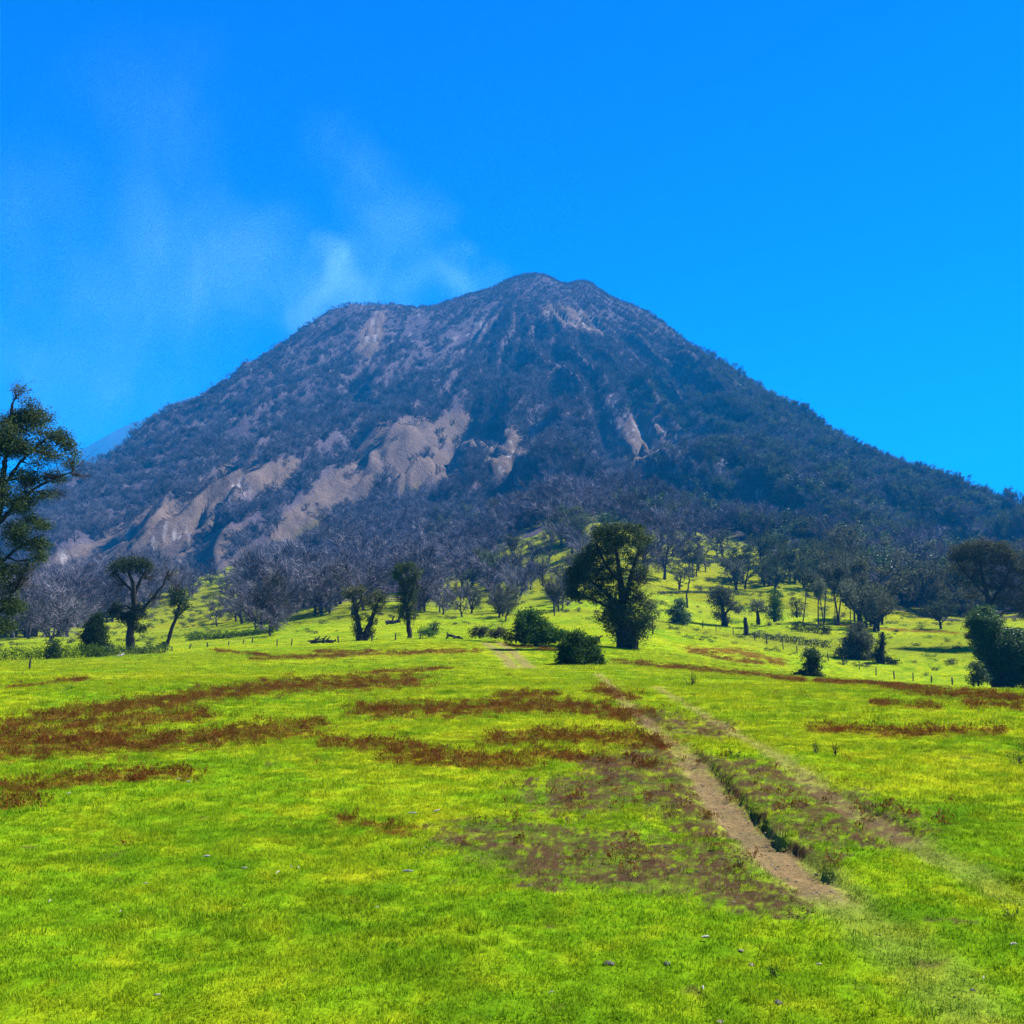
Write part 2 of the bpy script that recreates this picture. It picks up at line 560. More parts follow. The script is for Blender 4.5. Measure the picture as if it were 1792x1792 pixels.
def leaf_mat(name, c1, c2, trans=0.30, rough=0.7, spec=0.06):
    m, nt, out = new_mat(name)
    g = nd(nt, 'ShaderNodeNewGeometry')
    oi = nd(nt, 'ShaderNodeObjectInfo')
    c1, c2 = tuple(v * 0.82 for v in c1), tuple(v * 0.95 for v in c2)
    c = ramp(nt, g.outputs['Random Per Island'], [(0.0, c1), (0.75, c2), (1.0, tuple(min(1, v * 1.35) for v in c2))])
    jit = nd(nt, 'ShaderNodeMapRange')
    jit.inputs[3].default_value = 0.62 if trans else 0.42
    jit.inputs[4].default_value = 1.40 if trans else 1.75
    nt.links.new(oi.outputs['Random'], jit.inputs[0])
    comb = nd(nt, 'ShaderNodeCombineColor')
    for i in range(3):
        nt.links.new(jit.outputs[0], comb.inputs[i])
    c = mixrgb(nt, c, comb.outputs[0], 1.0, 'MULTIPLY')
    p = nd(nt, 'ShaderNodeBsdfPrincipled')
    nt.links.new(c, p.inputs['Base Color'])
    p.inputs['Roughness'].default_value = rough
    p.inputs['Specular IOR Level'].default_value = spec
    t = nd(nt, 'ShaderNodeBsdfTranslucent')
    nt.links.new(c, t.inputs['Color'])
    mx = nd(nt, 'ShaderNodeMixShader')
    mx.inputs[0].default_value = trans
    nt.links.new(p.outputs[0], mx.inputs[1])
    nt.links.new(t.outputs[0], mx.inputs[2])
    nt.links.new(mx.outputs[0], out.inputs[0])
    return m


def bark_mat(name, c1, c2, scale=6.0, bump=0.4):
    m, nt, out = new_mat(name)
    c1, c2 = tuple(v * 0.62 for v in c1), tuple(v * 0.62 for v in c2)
    n1 = noise(nt, scale, 6, 0.7)
    c = ramp(nt, n1, [(0.3, c1), (0.7, c2)])
    p = nd(nt, 'ShaderNodeBsdfPrincipled')
    p.inputs['Roughness'].default_value = 0.9
    p.inputs['Specular IOR Level'].default_value = 0.1
    nt.links.new(c, p.inputs['Base Color'])
    b = nd(nt, 'ShaderNodeBump')
    b.inputs['Strength'].default_value = bump
    b.inputs['Distance'].default_value = 0.05
    nt.links.new(n1, b.inputs['Height'])
    nt.links.new(b.outputs[0], p.inputs['Normal'])
    nt.links.new(p.outputs[0], out.inputs[0])
    return m


M = {}
M['leaf_dark'] = leaf_mat('leaf_dark', (0.016, 0.030, 0.008), (0.052, 0.078, 0.024))
M['leaf_grey'] = leaf_mat('leaf_grey', (0.030, 0.040, 0.022), (0.085, 0.098, 0.055))
M['leaf_green'] = leaf_mat('leaf_green', (0.022, 0.055, 0.008), (0.060, 0.130, 0.016))
M['leaf_ivy'] = leaf_mat('leaf_ivy', (0.012, 0.036, 0.006), (0.036, 0.082, 0.012), spec=0.22, rough=0.5)
M['leaf_conifer'] = leaf_mat('leaf_conifer', (0.008, 0.018, 0.005), (0.022, 0.044, 0.010))
M['leaf_olive'] = leaf_mat('leaf_olive', (0.030, 0.036, 0.012), (0.075, 0.080, 0.030))
M['leaf_hedge'] = leaf_mat('leaf_hedge', (0.030, 0.085, 0.008), (0.110, 0.190, 0.010))
M['twig'] = leaf_mat('twig', (0.054, 0.049, 0.057), (0.142, 0.132, 0.147), trans=0.0, rough=0.9, spec=0.05)
M['twig_dark'] = leaf_mat('twig_dark', (0.020, 0.018, 0.017), (0.045, 0.040, 0.038), trans=0.0, rough=0.9, spec=0.05)
M['snag'] = leaf_mat('snag', (0.34, 0.32, 0.32), (0.62, 0.60, 0.60), trans=0.0, rough=0.9, spec=0.05)
M['bark'] = bark_mat('bark', (0.020, 0.016, 0.013), (0.060, 0.050, 0.042))
M['bark_grey'] = bark_mat('bark_grey', (0.035, 0.031, 0.031), (0.090, 0.082, 0.082))
M['bark_pale'] = bark_mat('bark_pale', (0.22, 0.20, 0.18), (0.50, 0.47, 0.43))
M['wood'] = bark_mat('wood', (0.030, 0.026, 0.022), (0.100, 0.088, 0.074), 20)
M['wood_pale'] = bark_mat('wood_pale', (0.42, 0.38, 0.28), (0.66, 0.62, 0.50), 40)
M['stone_dark'] = bark_mat('stone_dark', (0.05, 0.046, 0.042), (0.20, 0.185, 0.17), 25, 0.6)
M['stone_tan'] = bark_mat('stone_tan', (0.24, 0.19, 0.14), (0.46, 0.38, 0.29), 25, 0.6)
M['wire'] = bark_mat('wire', (0.10, 0.10, 0.10), (0.22, 0.21, 0.20), 5)


def ground_material():
    m, nt, out = new_mat('meadow_ground')
    a = nd(nt, 'ShaderNodeAttribute')
    a.attribute_name = 'tint'
    fine = noise(nt, 16.0, 6, 0.75, 'position')
    mid = noise(nt, 1.7, 5, 0.65, 'position')
    c = mixrgb(nt, a.outputs['Color'], ramp(nt, fine, [(0.25, (0.42, 0.42, 0.42)), (0.55, (1.0, 1.0, 1.0)), (0.8, (1.45, 1.40, 1.3))]), 1.0, 'MULTIPLY')
    c = mixrgb(nt, c, ramp(nt, mid, [(0.3, (0.70, 0.82, 0.8)), (0.7, (1.22, 1.12, 1.1))]), 0.8, 'MULTIPLY')
    p = nd(nt, 'ShaderNodeBsdfDiffuse')
    nt.links.new(c, p.inputs['Color'])
    b = nd(nt, 'ShaderNodeBump')
    b.inputs['Strength'].default_value = 0.7
    b.inputs['Distance'].default_value = 0.04
    nt.links.new(fine, b.inputs['Height'])
    nt.links.new(b.outputs[0], p.inputs['Normal'])
    nt.links.new(p.outputs[0], out.inputs[0])
    return m


def mountain_material():
    m, nt, out = new_mat('ash_slope')
    a = nd(nt, 'ShaderNodeAttribute')
    a.attribute_name = 'tint'
    big = noise(nt, 0.03, 7, 0.65, 'position')
    fine = noise(nt, 0.35, 7, 0.75, 'position')
    c = mixrgb(nt, a.outputs['Color'], ramp(nt, big, [(0.3, (0.72, 0.72, 0.75)), (0.7, (1.25, 1.2, 1.15))]), 1.0, 'MULTIPLY')
    c = mixrgb(nt, c, ramp(nt, fine, [(0.3, (0.55, 0.55, 0.58)), (0.55, (1, 1, 1)), (0.78, (1.5, 1.48, 1.45))]), 1.0, 'MULTIPLY')
    p = nd(nt, 'ShaderNodeBsdfDiffuse')
    nt.links.new(c, p.inputs['Color'])
    b = nd(nt, 'ShaderNodeBump')
    b.inputs['Strength'].default_value = 0.8
    b.inputs['Distance'].default_value = 2.0
    nt.links.new(fine, b.inputs['Height'])
    nt.links.new(b.outputs[0], p.inputs['Normal'])
    nt.links.new(p.outputs[0], out.inputs[0])
    return m


def tint_blade_mat(name, trans):
    m, nt, out = new_mat(name)
    a = nd(nt, 'ShaderNodeAttribute')
    a.attribute_type = 'INSTANCER'
    a.attribute_name = 'tint'
    g = nd(nt, 'ShaderNodeNewGeometry')
    j = ramp(nt, g.outputs['Random Per Island'], [(0.0, (0.50, 0.62, 0.5)), (0.5, (1.0, 1.0, 1.0)), (0.93, (1.45, 1.25, 1.6)), (1.0, (1.7, 1.35, 6.0))])
    c = mixrgb(nt, a.outputs['Color'], j, 1.0, 'MULTIPLY')
    p = nd(nt, 'ShaderNodeBsdfDiffuse')
    nt.links.new(c, p.inputs['Color'])
    t = nd(nt, 'ShaderNodeBsdfTranslucent')
    nt.links.new(c, t.inputs['Color'])
    mx = nd(nt, 'ShaderNodeMixShader')
    mx.inputs[0].default_value = trans
    nt.links.new(p.outputs[0], mx.inputs[1])
    nt.links.new(t.outputs[0], mx.inputs[2])
    nt.links.new(mx.outputs[0], out.inputs[0])
    return m


M['ground'] = ground_material()
M['mountain'] = mountain_material()
M['blade'] = tint_blade_mat('grass_blade', 0.42)

# ------------------------------------------------------------------ ground and mountain meshes


def polar_mesh(name, thetas, rs, mat, closed=True):
    nt_, nr = len(thetas), len(rs)
    TG, RG = np.meshgrid(thetas, rs, indexing='ij')
    x, y = (RG * np.sin(TG)).ravel(), (RG * np.cos(TG)).ravel()
    z = height(x, y)
    i = np.arange(nt_ if closed else nt_ - 1)
    j = np.arange(nr - 1)
    I, J = np.meshgrid(i, j, indexing='ij')
    I2 = (I + 1) % nt_
    Fc = np.stack([I * nr + J, I * nr + J + 1, I2 * nr + J + 1, I2 * nr + J], -1).reshape(-1, 4)
    return x, y, z, Fc


def thetas_for(core, ncore, nside):
    side = np.linspace(core, 2 * math.pi - core, nside + 2)[1:-1]
    return np.concatenate([np.linspace(-core, core, ncore), side])


rs = np.concatenate([np.geomspace(0.3, 3.6, 8)[:-1], np.geomspace(3.6, 258, 450)])
gx_, gy_, gz_, gf_ = polar_mesh('ground', thetas_for(0.56, 560, 40), rs, M['ground'])
mm = meadow(gx_, gy_)
gc = mixc(mm['col'] * 0.85, REDC * 0.9, mm['red'] * 0.85)
gc = mixc(gc, DEADC, mm['dead'] * np.clip(0.95 + mm['n1'] * 0.6, 0, 1))
gc = mixc(gc, DIRTC, mm['dirt'] * 1.15)
me = mesh_np('ground', np.stack([gx_, gy_, gz_], 1), gf_, True, [M['ground']])
color_attr(me, 'tint', gc)
tag(obj('ground', me), kind='structure')

GREENLINE = np.array([(-400, 1095), (0, 1078), (180, 1070), (270, 1030), (300, 1003), (440, 988), (470, 1012), (500, 1066), (610, 1056), (690, 1048), (760, 1030), (840, 985),
                      (900, 938), (960, 922), (1040, 905), (1100, 912), (1150, 932), (1240, 940), (1300, 945), (1400, 952), (1480, 985), (1560, 1060), (1700, 1082), (2200, 1092)], float)
OLIVE = [(728, 872, 30, 20, 0), (440, 990, 40, 20, -30), (545, 925, 40, 12, -35)]
PALE = [(885, 805, 35, 45, 20), (1130, 760, 60, 40, 20), (1190, 830, 60, 36, 30), (605, 545, 45, 9, -10), (650, 580, 14, 40, 30), (730, 575, 26, 30, 0), (830, 580, 50, 16, -25), (740, 960, 26, 40, 0),
        (930, 760, 20, 50, 30), (300, 960, 50, 40, -20), (190, 960, 60, 22, -30), (90, 985, 60, 14, -30), (430, 870, 30, 30, 0), (1070, 720, 14, 40, 0), (1290, 850, 60, 24, 30), (1000, 560, 60, 16, 10)]

rs2 = np.concatenate([np.geomspace(250, 1750, 400), np.geomspace(1790, 7000, 16)])
x, y, z, f_ = polar_mesh('mountain', thetas_for(0.62, 460, 40), rs2, M['mountain'])
r_ = np.hypot(x, y)
zr = z - 0.25 * (r_ < 259)
mpx, mpy, _ = project(x, y, z)
gl = np.interp(mpx, GREENLINE[:, 0], GREENLINE[:, 1]) + 34 * fbm(x / 16, y / 16, 201, 4, 0.6)
green = sstep(mpy - gl, -7, 7) * (r_ < 620)
ash = ells(mpx, mpy, ASH, 210) * (r_ < 1450)
oliv = ells(mpx, mpy, OLIVE, 220) * (r_ < 1000)
c0 = np.tile(np.array([0.072, 0.061, 0.080]), (len(x), 1))
c0 = mixc(c0, np.array([0.106, 0.082, 0.070]), ash)
c0 = mixc(c0, np.array([0.085, 0.075, 0.020]), oliv * 0.8)
rightveg = sstep(mpx, 1050, 1350) * (1 - ash)
c0 = mixc(c0, np.array([0.024, 0.032, 0.018]), rightveg * 0.6)
pale = ells(mpx, mpy, PALE, 230, 0.8) * (r_ < 1500)
rock = sstep(fbm(x / 6, y / 6, 240, 4, 0.8), 0.42, 0.60)
c0 = mixc(c0, np.array([0.30, 0.28, 0.28]), pale * rock * 0.9)
gg = meadow(x, y)['col']
hn = fbm(x / 22, y / 22, 250, 3)
gg = mixc(gg, np.array([0.200, 0.225, 0.004]), 0.75 + 0.5 * hn)
c0 = mixc(c0, gg, green)
me = mesh_np('mountain', np.stack([x, y, zr], 1), f_, True, [M['mountain']])
color_attr(me, 'tint', c0)
tag(obj('mountain', me), kind='structure')

# far ridge behind the left flank
u = np.linspace(-400, 620, 150)
v = np.linspace(-1, 1, 40)
crest = np.interp(u, [-400, -100, 60, 115, 200, 330, 420, 620], [985, 885, 826, 797, 746, 686, 668, 760])
V = []
for pxu, cy in zip(u, crest):
    th, T = theta_T(pxu, cy)
    for t in v:
        r = 5000 + 900 * t
        h = CAM_H + T * 5000
        zz = (h - 0) * (1 - abs(t) ** 1.25) - 20
        V.append((r * math.sin(th), r * math.cos(th), zz))
V = np.array(V)
V[:, 2] += 14 * fbm(V[:, 0] / 160, V[:, 1] / 160, 260, 4)
i, j = np.meshgrid(np.arange(len(u) - 1), np.arange(len(v) - 1), indexing='ij')
k = len(v)
Fc = np.stack([i * k + j, i * k + j + 1, (i + 1) * k + j + 1, (i + 1) * k + j], -1).reshape(-1, 4)
me = mesh_np('distant_ridge', V, Fc, True, [M['mountain']])
color_attr(me, 'tint', np.tile(np.array([0.055, 0.048, 0.05]), (len(V), 1)))
tag(obj('hills', me), kind='structure')

# ------------------------------------------------------------------ plant building blocks


class Buf:
    def __init__(self):
        self.V, self.F, self.n = [], [], 0

    def add(self, V, Fc):
        self.V.append(V)
        self.F.append(Fc + self.n)
        self.n += len(V)

    def tube(self, P, R, k=5):
        P, R = np.asarray(P, float), np.asarray(R, float)
        m = len(P)
        T = np.gradient(P, axis=0)
        T /= np.linalg.norm(T, axis=1)[:, None] + 1e-9
        ref = np.where(np.abs(T[:, 2:3]) > 0.9, np.array([[1.0, 0, 0]]), np.array([[0, 0, 1.0]]))
        U = np.cross(T, ref)
        U /= np.linalg.norm(U, axis=1)[:, None] + 1e-9
        for q in range(1, m):
            if U[q] @ U[q - 1] < 0:
                U[q] = -U[q]
        Wv = np.cross(T, U)
        a = np.arange(k) / k * 2 * np.pi
        V = P[:, None] + R[:, None, None] * (np.cos(a)[None, :, None] * U[:, None] + np.sin(a)[None, :, None] * Wv[:, None])
        i, j = np.meshgrid(np.arange(m - 1), np.arange(k), indexing='ij')
        j2 = (j + 1) % k
        Fc = np.stack([i * k + j, i * k + j2, (i + 1) * k + j2, (i + 1) * k + j], -1).reshape(-1, 4)
        self.add(V.reshape(-1, 3), Fc)

    def leaves(self, P, size, rng, flat=0.0, aspect=0.5):
        """one small quad leaf (bent diamond) at each place"""
        m = len(P)
        a = rng.normal(size=(m, 3))
        a[:, 2] *= 0.8
        a /= np.linalg.norm(a, axis=1)[:, None]
        b = rng.normal(size=(m, 3))
        b -= (b * a).sum(1)[:, None] * a
        b /= np.linalg.norm(b, axis=1)[:, None]
        s = (size * rng.uniform(0.6, 1.4, m))[:, None]
        c = np.cross(a, b) * s * 0.12
        V = np.stack([P - a * s * 0.5, P + b * s * 0.5 * aspect + c, P + a * s * 0.5, P - b * s * 0.5 * aspect + c], 1)
        Fc = np.arange(m * 4).reshape(m, 4)
        self.add(V.reshape(-1, 3), Fc)

    def mesh(self, name, mats, smooth=False):
        if not self.V:
            return None
        return mesh_np(name, np.concatenate(self.V), np.concatenate(self.F), smooth, mats)


def polyline(P, step):
    P = np.asarray(P, float)
    L = np.concatenate([[0], np.cumsum(np.linalg.norm(np.diff(P, axis=0), axis=1))])
    m = max(int(L[-1] / step) + 1, 4)
    t = np.linspace(0, L[-1], m)
    return np.stack([np.interp(t, L, P[:, i]) for i in range(P.shape[1])], 1)


def limb(buf, a, b, r0, r1, rng, wob=0.08, k=4, seg=5, sag=0.15):
    a, b = np.asarray(a, float), np.asarray(b, float)
    L = np.linalg.norm(b - a)
    t = np.linspace(0, 1, seg + 1)[:, None]
    mid = np.array([0, 0, 1.0]) * L * sag * (-1)
    P = a + (b - a) * t + 4 * t * (1 - t) * mid * 0.5 + rng.normal(size=(seg + 1, 3)) * L * wob * (t * (1 - t) * 2)
    buf.tube(P, r0 + (r1 - r0) * t[:, 0], k)
    return P


def photo_plant(name, label, cat, base, r, trunks, blobs, leaf, bark='bark', leaf_px=3.0, dens=1.0, bare=(), group=None, seed=0,
                trunk_name='trunk', crown_name='crown', sink=0.12, clump=1.0, twiglen=1.0, depth=0.55, soft=1.0):
    """a tree or bush from its outline in the photo; blobs are foliage masses, each with real depth"""
    rng = np.random.default_rng(1000 + seed)
    th, _ = theta_T(base[0], base[1])
    th = float(th)
    X, Y = r * math.sin(th), r * math.cos(th)
    Z = hz(X, Y)
    s = Y / math.cos(ALPHA) / F * 1.0
    ppx, ppy, dep = project(np.array([X]), np.array([Y]), np.array([Z]))
    s = float(dep[0]) / F
    by = float(ppy[0])
    root = obj(name, None, None, (X, Y, Z - sink), -th)
    tag(root, label, cat, group)

    def loc(px, py, d=0.0):
        return np.array([(px - base[0]) * s, d, max((by - py) * s, -0.3) + sink])
    wood, lv, tw = Buf(), Buf(), Buf()
    spine = []
    hw = max([b[2] for b in blobs] + [6])
    for tr in trunks:
        P = polyline([(p[0], p[1], p[2]) for p in tr], 7)
        d = np.cumsum(rng.normal(size=len(P)) * 0.8)
        d -= np.linspace(d[0], 0, len(P))
        Q_ = np.array([loc(p[0] + (rng.normal() * 0.6 if 0 < q < len(P) - 1 else 0), p[1], d[q] * s * 1.2) for q, p in enumerate(P)])
        wood.tube(Q_, P[:, 2] * 0.5 * s * (1 + 0.10 * rng.normal(size=len(P))), 8)
        spine += list(zip(Q_, P[:, 2] * 0.5 * s))
    if not spine:
        spine = [(loc(base[0], by), 3 * s)]
    SP = np.array([p for p, _ in spine])
    SR = np.array([q for _, q in spine])
    ls = leaf_px * 1.1 * s
    for bi, b in enumerate(blobs):
        cx, cy, rx, ry = b[:4]
        bd = b[4] if len(b) > 4 else 1.0
        d = rng.uniform(-1, 1) * hw * depth * s * (0.4 if rx > 0.7 * hw else 1.0)
        c = loc(cx, cy, d)
        rad = np.array([rx * s, max(rx, ry) * s * 0.9, ry * s])
        # limb from the wood to the mass
        cand = SP[:, 2] <= c[2] + 0.2 * rad[2]
        dist = np.linalg.norm(SP - c, axis=1) + np.where(cand, 0, 1e3)
        q = int(np.argmin(dist))
        r0 = min(SR[q] * 0.7, 2.2 * s)
        if dist[q] < 1e3:
            limb(wood, SP[q], c, r0, 0.6 * s, rng, 0.10)
        ncl = max(int(rx * ry * 0.155 * bd * clump), 6)
        dirv = rng.normal(size=(ncl, 3))
        dirv /= np.linalg.norm(dirv, axis=1)[:, None]
        rr = rng.uniform(0.25, 1.0, ncl) ** 0.55
        cc = c + dirv * rr[:, None] * rad * rng.uniform(0.85, 1.12, (ncl, 1))
        cc[:, 2] = np.maximum(cc[:, 2], 0.05)
        for w_ in rng.permutation(ncl)[:max(int(ncl * 0.45), 4)]:
            limb(wood, c - np.array([0, 0, 0.2 * rad[2]]), cc[w_], 0.5 * s, 0.14 * s, rng, 0.14, 3, 4)
        nl = max(int(34 * dens * bd), 3)
        cs = 2.6 * soft * s * (1.0 + 0.03 * min(rx, 30))
        P = np.repeat(cc, nl, 0) + rng.normal(size=(ncl * nl, 3)) * np.array([cs, cs, cs * 0.75])
        P[:, 2] = np.maximum(P[:, 2], 0.03)
        lv.leaves(P, ls, rng)
    for (cx, cy, rx, ry) in bare:
        c = loc(cx, cy, rng.uniform(-1, 1) * rx * 0.5 * s)
        q = int(np.argmin(np.linalg.norm(SP - c, axis=1) + np.where(SP[:, 2] < c[2], 0, 1e3)))
        st = SP[q]
        for _ in range(int(9 + rx * ry * 0.03)):
            e = c + rng.normal(size=3) * np.array([rx, rx, ry]) * s * 0.55
            P = limb(wood, st + (c - st) * rng.uniform(0, 0.5), e, 0.7 * s, 0.16 * s, rng, 0.10, 3, 6)
            for t in range(9):
                p0 = P[rng.integers(2, 7)]
                dv = (e - st)
                dv = dv / (np.linalg.norm(dv) + 1e-9) + rng.normal(size=3) * 0.7
                tw.tube(np.array([p0, p0 + dv * 5 * s * twiglen * rng.uniform(0.5, 1.4), p0 + dv * 9 * s * twiglen * rng.uniform(0.6, 1.2) + rng.normal(size=3) * s * 2]), [0.22 * s, 0.16 * s, 0.08 * s], 3)
    mw = wood.mesh(trunk_name, [M[bark]], True)
    if mw:
        obj(trunk_name, mw, root)
    ml = lv.mesh(crown_name, [M[leaf]])
    if ml:
        obj(crown_name, ml, root)
    mt = tw.mesh('twigs', [M['twig_dark']])
    if mt:
        obj('twigs', mt, root)['kind'] = 'stuff'
    return root


# ------------------------------------------------------------------ generic tree variants (10 m tall, unit scale)
def branch_tree(seed, bare=True, leafm='leaf_grey', slim=1.0, low=0.22, twn=10, tall=False):
    rng = np.random.default_rng(seed)
    wood, cr = Buf(), Buf()
    H = 10.0
    hb = H * (0.55 if tall else low) * rng.uniform(0.85, 1.15)
    P = np.array([[0, 0, -0.5], [0.05, 0, hb * 0.4], [rng.normal() * 0.25, rng.normal() * 0.25, hb], [rng.normal() * 0.5, rng.normal() * 0.5, hb + (H - hb) * 0.45]])
    P = polyline(P, 0.9)
    R0 = 0.20 if tall else 0.30
    wood.tube(P, np.linspace(R0, R0 * 0.35, len(P)), 6)
    tips = []
    nl = rng.integers(6, 9)
    for i in range(nl):
        t = rng.uniform(0.30 if not tall else 0.62, 1.0)
        p0 = P[min(int(t * (len(P) - 1)), len(P) - 1)]
        az = i / nl * 2 * np.pi + rng.normal() * 0.5
        sp = rng.uniform(1.2, 3.1) * slim
        p1 = np.array([p0[0] + math.cos(az) * sp, p0[1] + math.sin(az) * sp, min(p0[2] + rng.uniform(1.4, 4.2), H * 0.86)])
        L1 = limb(wood, p0, p1, R0 * 0.5, R0 * 0.22, rng, 0.12, 4, 5, 0.25)
        for j in range(4):
            q0 = L1[rng.integers(2, 6)]
            a2 = az + rng.normal() * 0.9
            s2 = rng.uniform(0.5, 1.5) * slim
            q1 = q0 + np.array([math.cos(a2) * s2, math.sin(a2) * s2, rng.uniform(0.5, 1.8)])
            q1[2] = min(q1[2], H * 0.97)
            L2 = limb(wood, q0, q1, R0 * 0.22, R0 * 0.10, rng, 0.12, 3, 3, 0.2)
            tips += [L2[2], L2[3]]
        tips.append(L1[-1])
    tips = np.array(tips)
    outv = tips - np.array([0, 0, H * 0.45])
    outv /= np.linalg.norm(outv, axis=1)[:, None] + 1e-9
    if bare:
        m = len(tips) * twn
        p = np.repeat(tips, twn, 0)
        d = np.repeat(outv, twn, 0) * 0.8 + rng.normal(size=(m, 3)) * 0.62 + np.array([0, 0, 0.25])
        ln = rng.uniform(0.35, 1.15, (m, 1))
        e = p + d * ln
        e[:, 2] = np.minimum(e[:, 2], H * 1.02)
        wv = rng.normal(size=(m, 3))
        wv /= np.linalg.norm(wv, axis=1)[:, None]
        w_ = 0.035
        V = np.stack([p - wv * w_, p + wv * w_, e + wv * w_ * 0.6, e - wv * w_ * 0.6], 1).reshape(-1, 3)
        cr.add(V, np.arange(m * 4).reshape(m, 4))
        # finer spray
        p2 = p + (e - p) * rng.uniform(0.3, 1.0, (m, 1))
        e2 = p2 + (d + rng.normal(size=(m, 3)) * 0.8) * ln * 0.6
        V = np.stack([p2 - wv * w_ * .7, p2 + wv * w_ * .7, e2 + wv * w_ * 0.4, e2 - wv * w_ * 0.4], 1).reshape(-1, 3)
        cr.add(V, np.arange(m * 4).reshape(m, 4))
    else:
        nl = 26
        m = len(tips) * nl
        p = np.repeat(tips, nl, 0) + rng.normal(size=(m, 3)) * np.array([0.42, 0.42, 0.34])
        cr.leaves(p, 0.30, rng, aspect=0.6)
    return wood, cr


VAR = {}


def add_variant(kind, seed, barkm, leafm, **kw):
    w_, c_ = branch_tree(seed, leafm=leafm, **kw)
    tm, cm = w_.mesh('trunk', [M[barkm]], True), c_.mesh('crown', [M[leafm]])
    V = np.concatenate(w_.V + c_.V)
    nw = sum(len(f) for f in w_.F)
    Fc = np.concatenate(w_.F + [f + w_.n for f in c_.F])
    both = mesh_np(kind + '_tree', V, Fc, False, [M[barkm], M[leafm]], np.concatenate([np.zeros(nw), np.ones(len(Fc) - nw)]))
    VAR.setdefault(kind, []).append((tm, cm, both))


for sd in range(7):
    add_variant('bare', 300 + sd, 'bark_grey', 'twig', bare=True, slim=1.0 + 0.12 * (sd % 3), twn=18)
for sd in range(4):
    add_variant('grey', 320 + sd, 'bark', 'leaf_grey', bare=False, slim=0.85, low=0.25)
for sd in range(5):
    add_variant('dark', 340 + sd, 'bark', 'leaf_dark', bare=False, slim=0.95, low=0.2)
for sd in range(3):
    add_variant('tall', 360 + sd, 'bark_grey', 'leaf_grey', bare=False, slim=0.55, tall=True)
for sd in range(3):
    add_variant('snag', 380 + sd, 'bark_pale', 'snag', bare=True, slim=0.7, twn=3)
for sd in range(3):
    add_variant('conif', 420 + sd, 'bark', 'leaf_ivy', bare=False, slim=0.9, low=0.2)
for sd in range(3):
    add_variant('olive', 400 + sd, 'bark', 'leaf_olive', bare=False, slim=1.15, low=0.3)

# ------------------------------------------------------------------ instanced stuff
def scatter(name, pts, idx, rot, scl, variants, tint=None, label=None, cat=None):
    """one object of points with a geometry-node instance of a variant mesh at each"""
    me_ = bpy.data.meshes.new(name)
    me_.vertices.add(len(pts))
    me_.vertices.foreach_set('co', np.asarray(pts, np.float32).ravel())
    a = me_.attributes.new('pick', 'INT', 'POINT')
    a.data.foreach_set('value', np.asarray(idx, np.int32))
    a = me_.attributes.new('turn', 'FLOAT_VECTOR', 'POINT')
    a.data.foreach_set('vector', np.asarray(rot, np.float32).ravel())
    a = me_.attributes.new('size', 'FLOAT_VECTOR', 'POINT')
    a.data.foreach_set('vector', np.asarray(scl, np.float32).ravel())
    if tint is not None:
        color_attr(me_, 'tint', tint)
    col = bpy.data.collections.new(name + '_variants')
    for k_, v_ in enumerate(variants):
        col.objects.link(bpy.data.objects.new('%s_variant_%02d' % (name, k_), v_))
    ng = bpy.data.node_groups.new(name + '_nodes', 'GeometryNodeTree')
    ng.interface.new_socket('Geometry', in_out='INPUT', socket_type='NodeSocketGeometry')
    ng.interface.new_socket('Geometry', in_out='OUTPUT', socket_type='NodeSocketGeometry')
    gi, go = ng.nodes.new('NodeGroupInput'), ng.nodes.new('NodeGroupOutput')
    ip = ng.nodes.new('GeometryNodeInstanceOnPoints')
    ci = ng.nodes.new('GeometryNodeCollectionInfo')
    ci.inputs['Collection'].default_value = col
    ci.inputs['Separate Children'].default_value = True
    ci.inputs['Reset Children'].default_value = True
    ip.inputs['Pick Instance'].default_value = True

    def na(nm, t):
        q = ng.nodes.new('GeometryNodeInputNamedAttribute')
        q.data_type = t
        q.inputs['Name'].default_value = nm
        return q.outputs['Attribute']
    L = ng.links.new
    L(gi.outputs[0], ip.inputs['Points'])
    L(ci.outputs[0], ip.inputs['Instance'])
    L(na('pick', 'INT'), ip.inputs['Instance Index'])
    L(na('turn', 'FLOAT_VECTOR'), ip.inputs['Rotation'])
    L(na('size', 'FLOAT_VECTOR'), ip.inputs['Scale'])
    L(ip.outputs[0], go.inputs[0])
    o = obj(name, me_)
    md = o.modifiers.new('scatter', 'NODES')
    md.node_group = ng
    tag(o, label, cat, kind='stuff')
    return o


# --- forest on the volcano
NF = 76000
th = RNG.uniform(-0.62, 0.62, NF * 2)
rr = np.sqrt(RNG.uniform(300 ** 2, 1620 ** 2, NF * 2))
x, y = rr * np.sin(th), rr * np.cos(th)
z = height(x, y)
px, py, dep = project(x, y, z)
gl = np.interp(px, GREENLINE[:, 0], GREENLINE[:, 1]) + 6 * fbm(x / 14, y / 14, 201, 3)
inG = (py > gl) & (rr < 620)
ash = ells(px, py, ASH, 210)
upper = sstep(rr, 1100, 1450)
dens = (0.85 - 0.81 * ash * (rr < 1400)) * (1 - 0.30 * upper)
dens = dens * np.clip(0.75 + 0.9 * fbm(x / 45, y / 45, 271, 3), 0.12, 1.0)
dens = dens * (1 - 0.55 * ells(px, py, PALE, 230))
HILLWOOD = [(800, 985, 70, 30, -20), (900, 900, 80, 14, -20), (640, 1010, 130, 40, 0), (100, 1080, 150, 26, 0), (470, 1075, 40, 18, 0)]
hw_ = ells(px, py, HILLWOOD, 275)
dens = np.where(inG, np.maximum(np.where(px < 500, np.where((px > 265) & (px < 450), 0.015, 0.26), np.where((px > 1480), 0.34, 0.02)), 0.6 * hw_), dens)
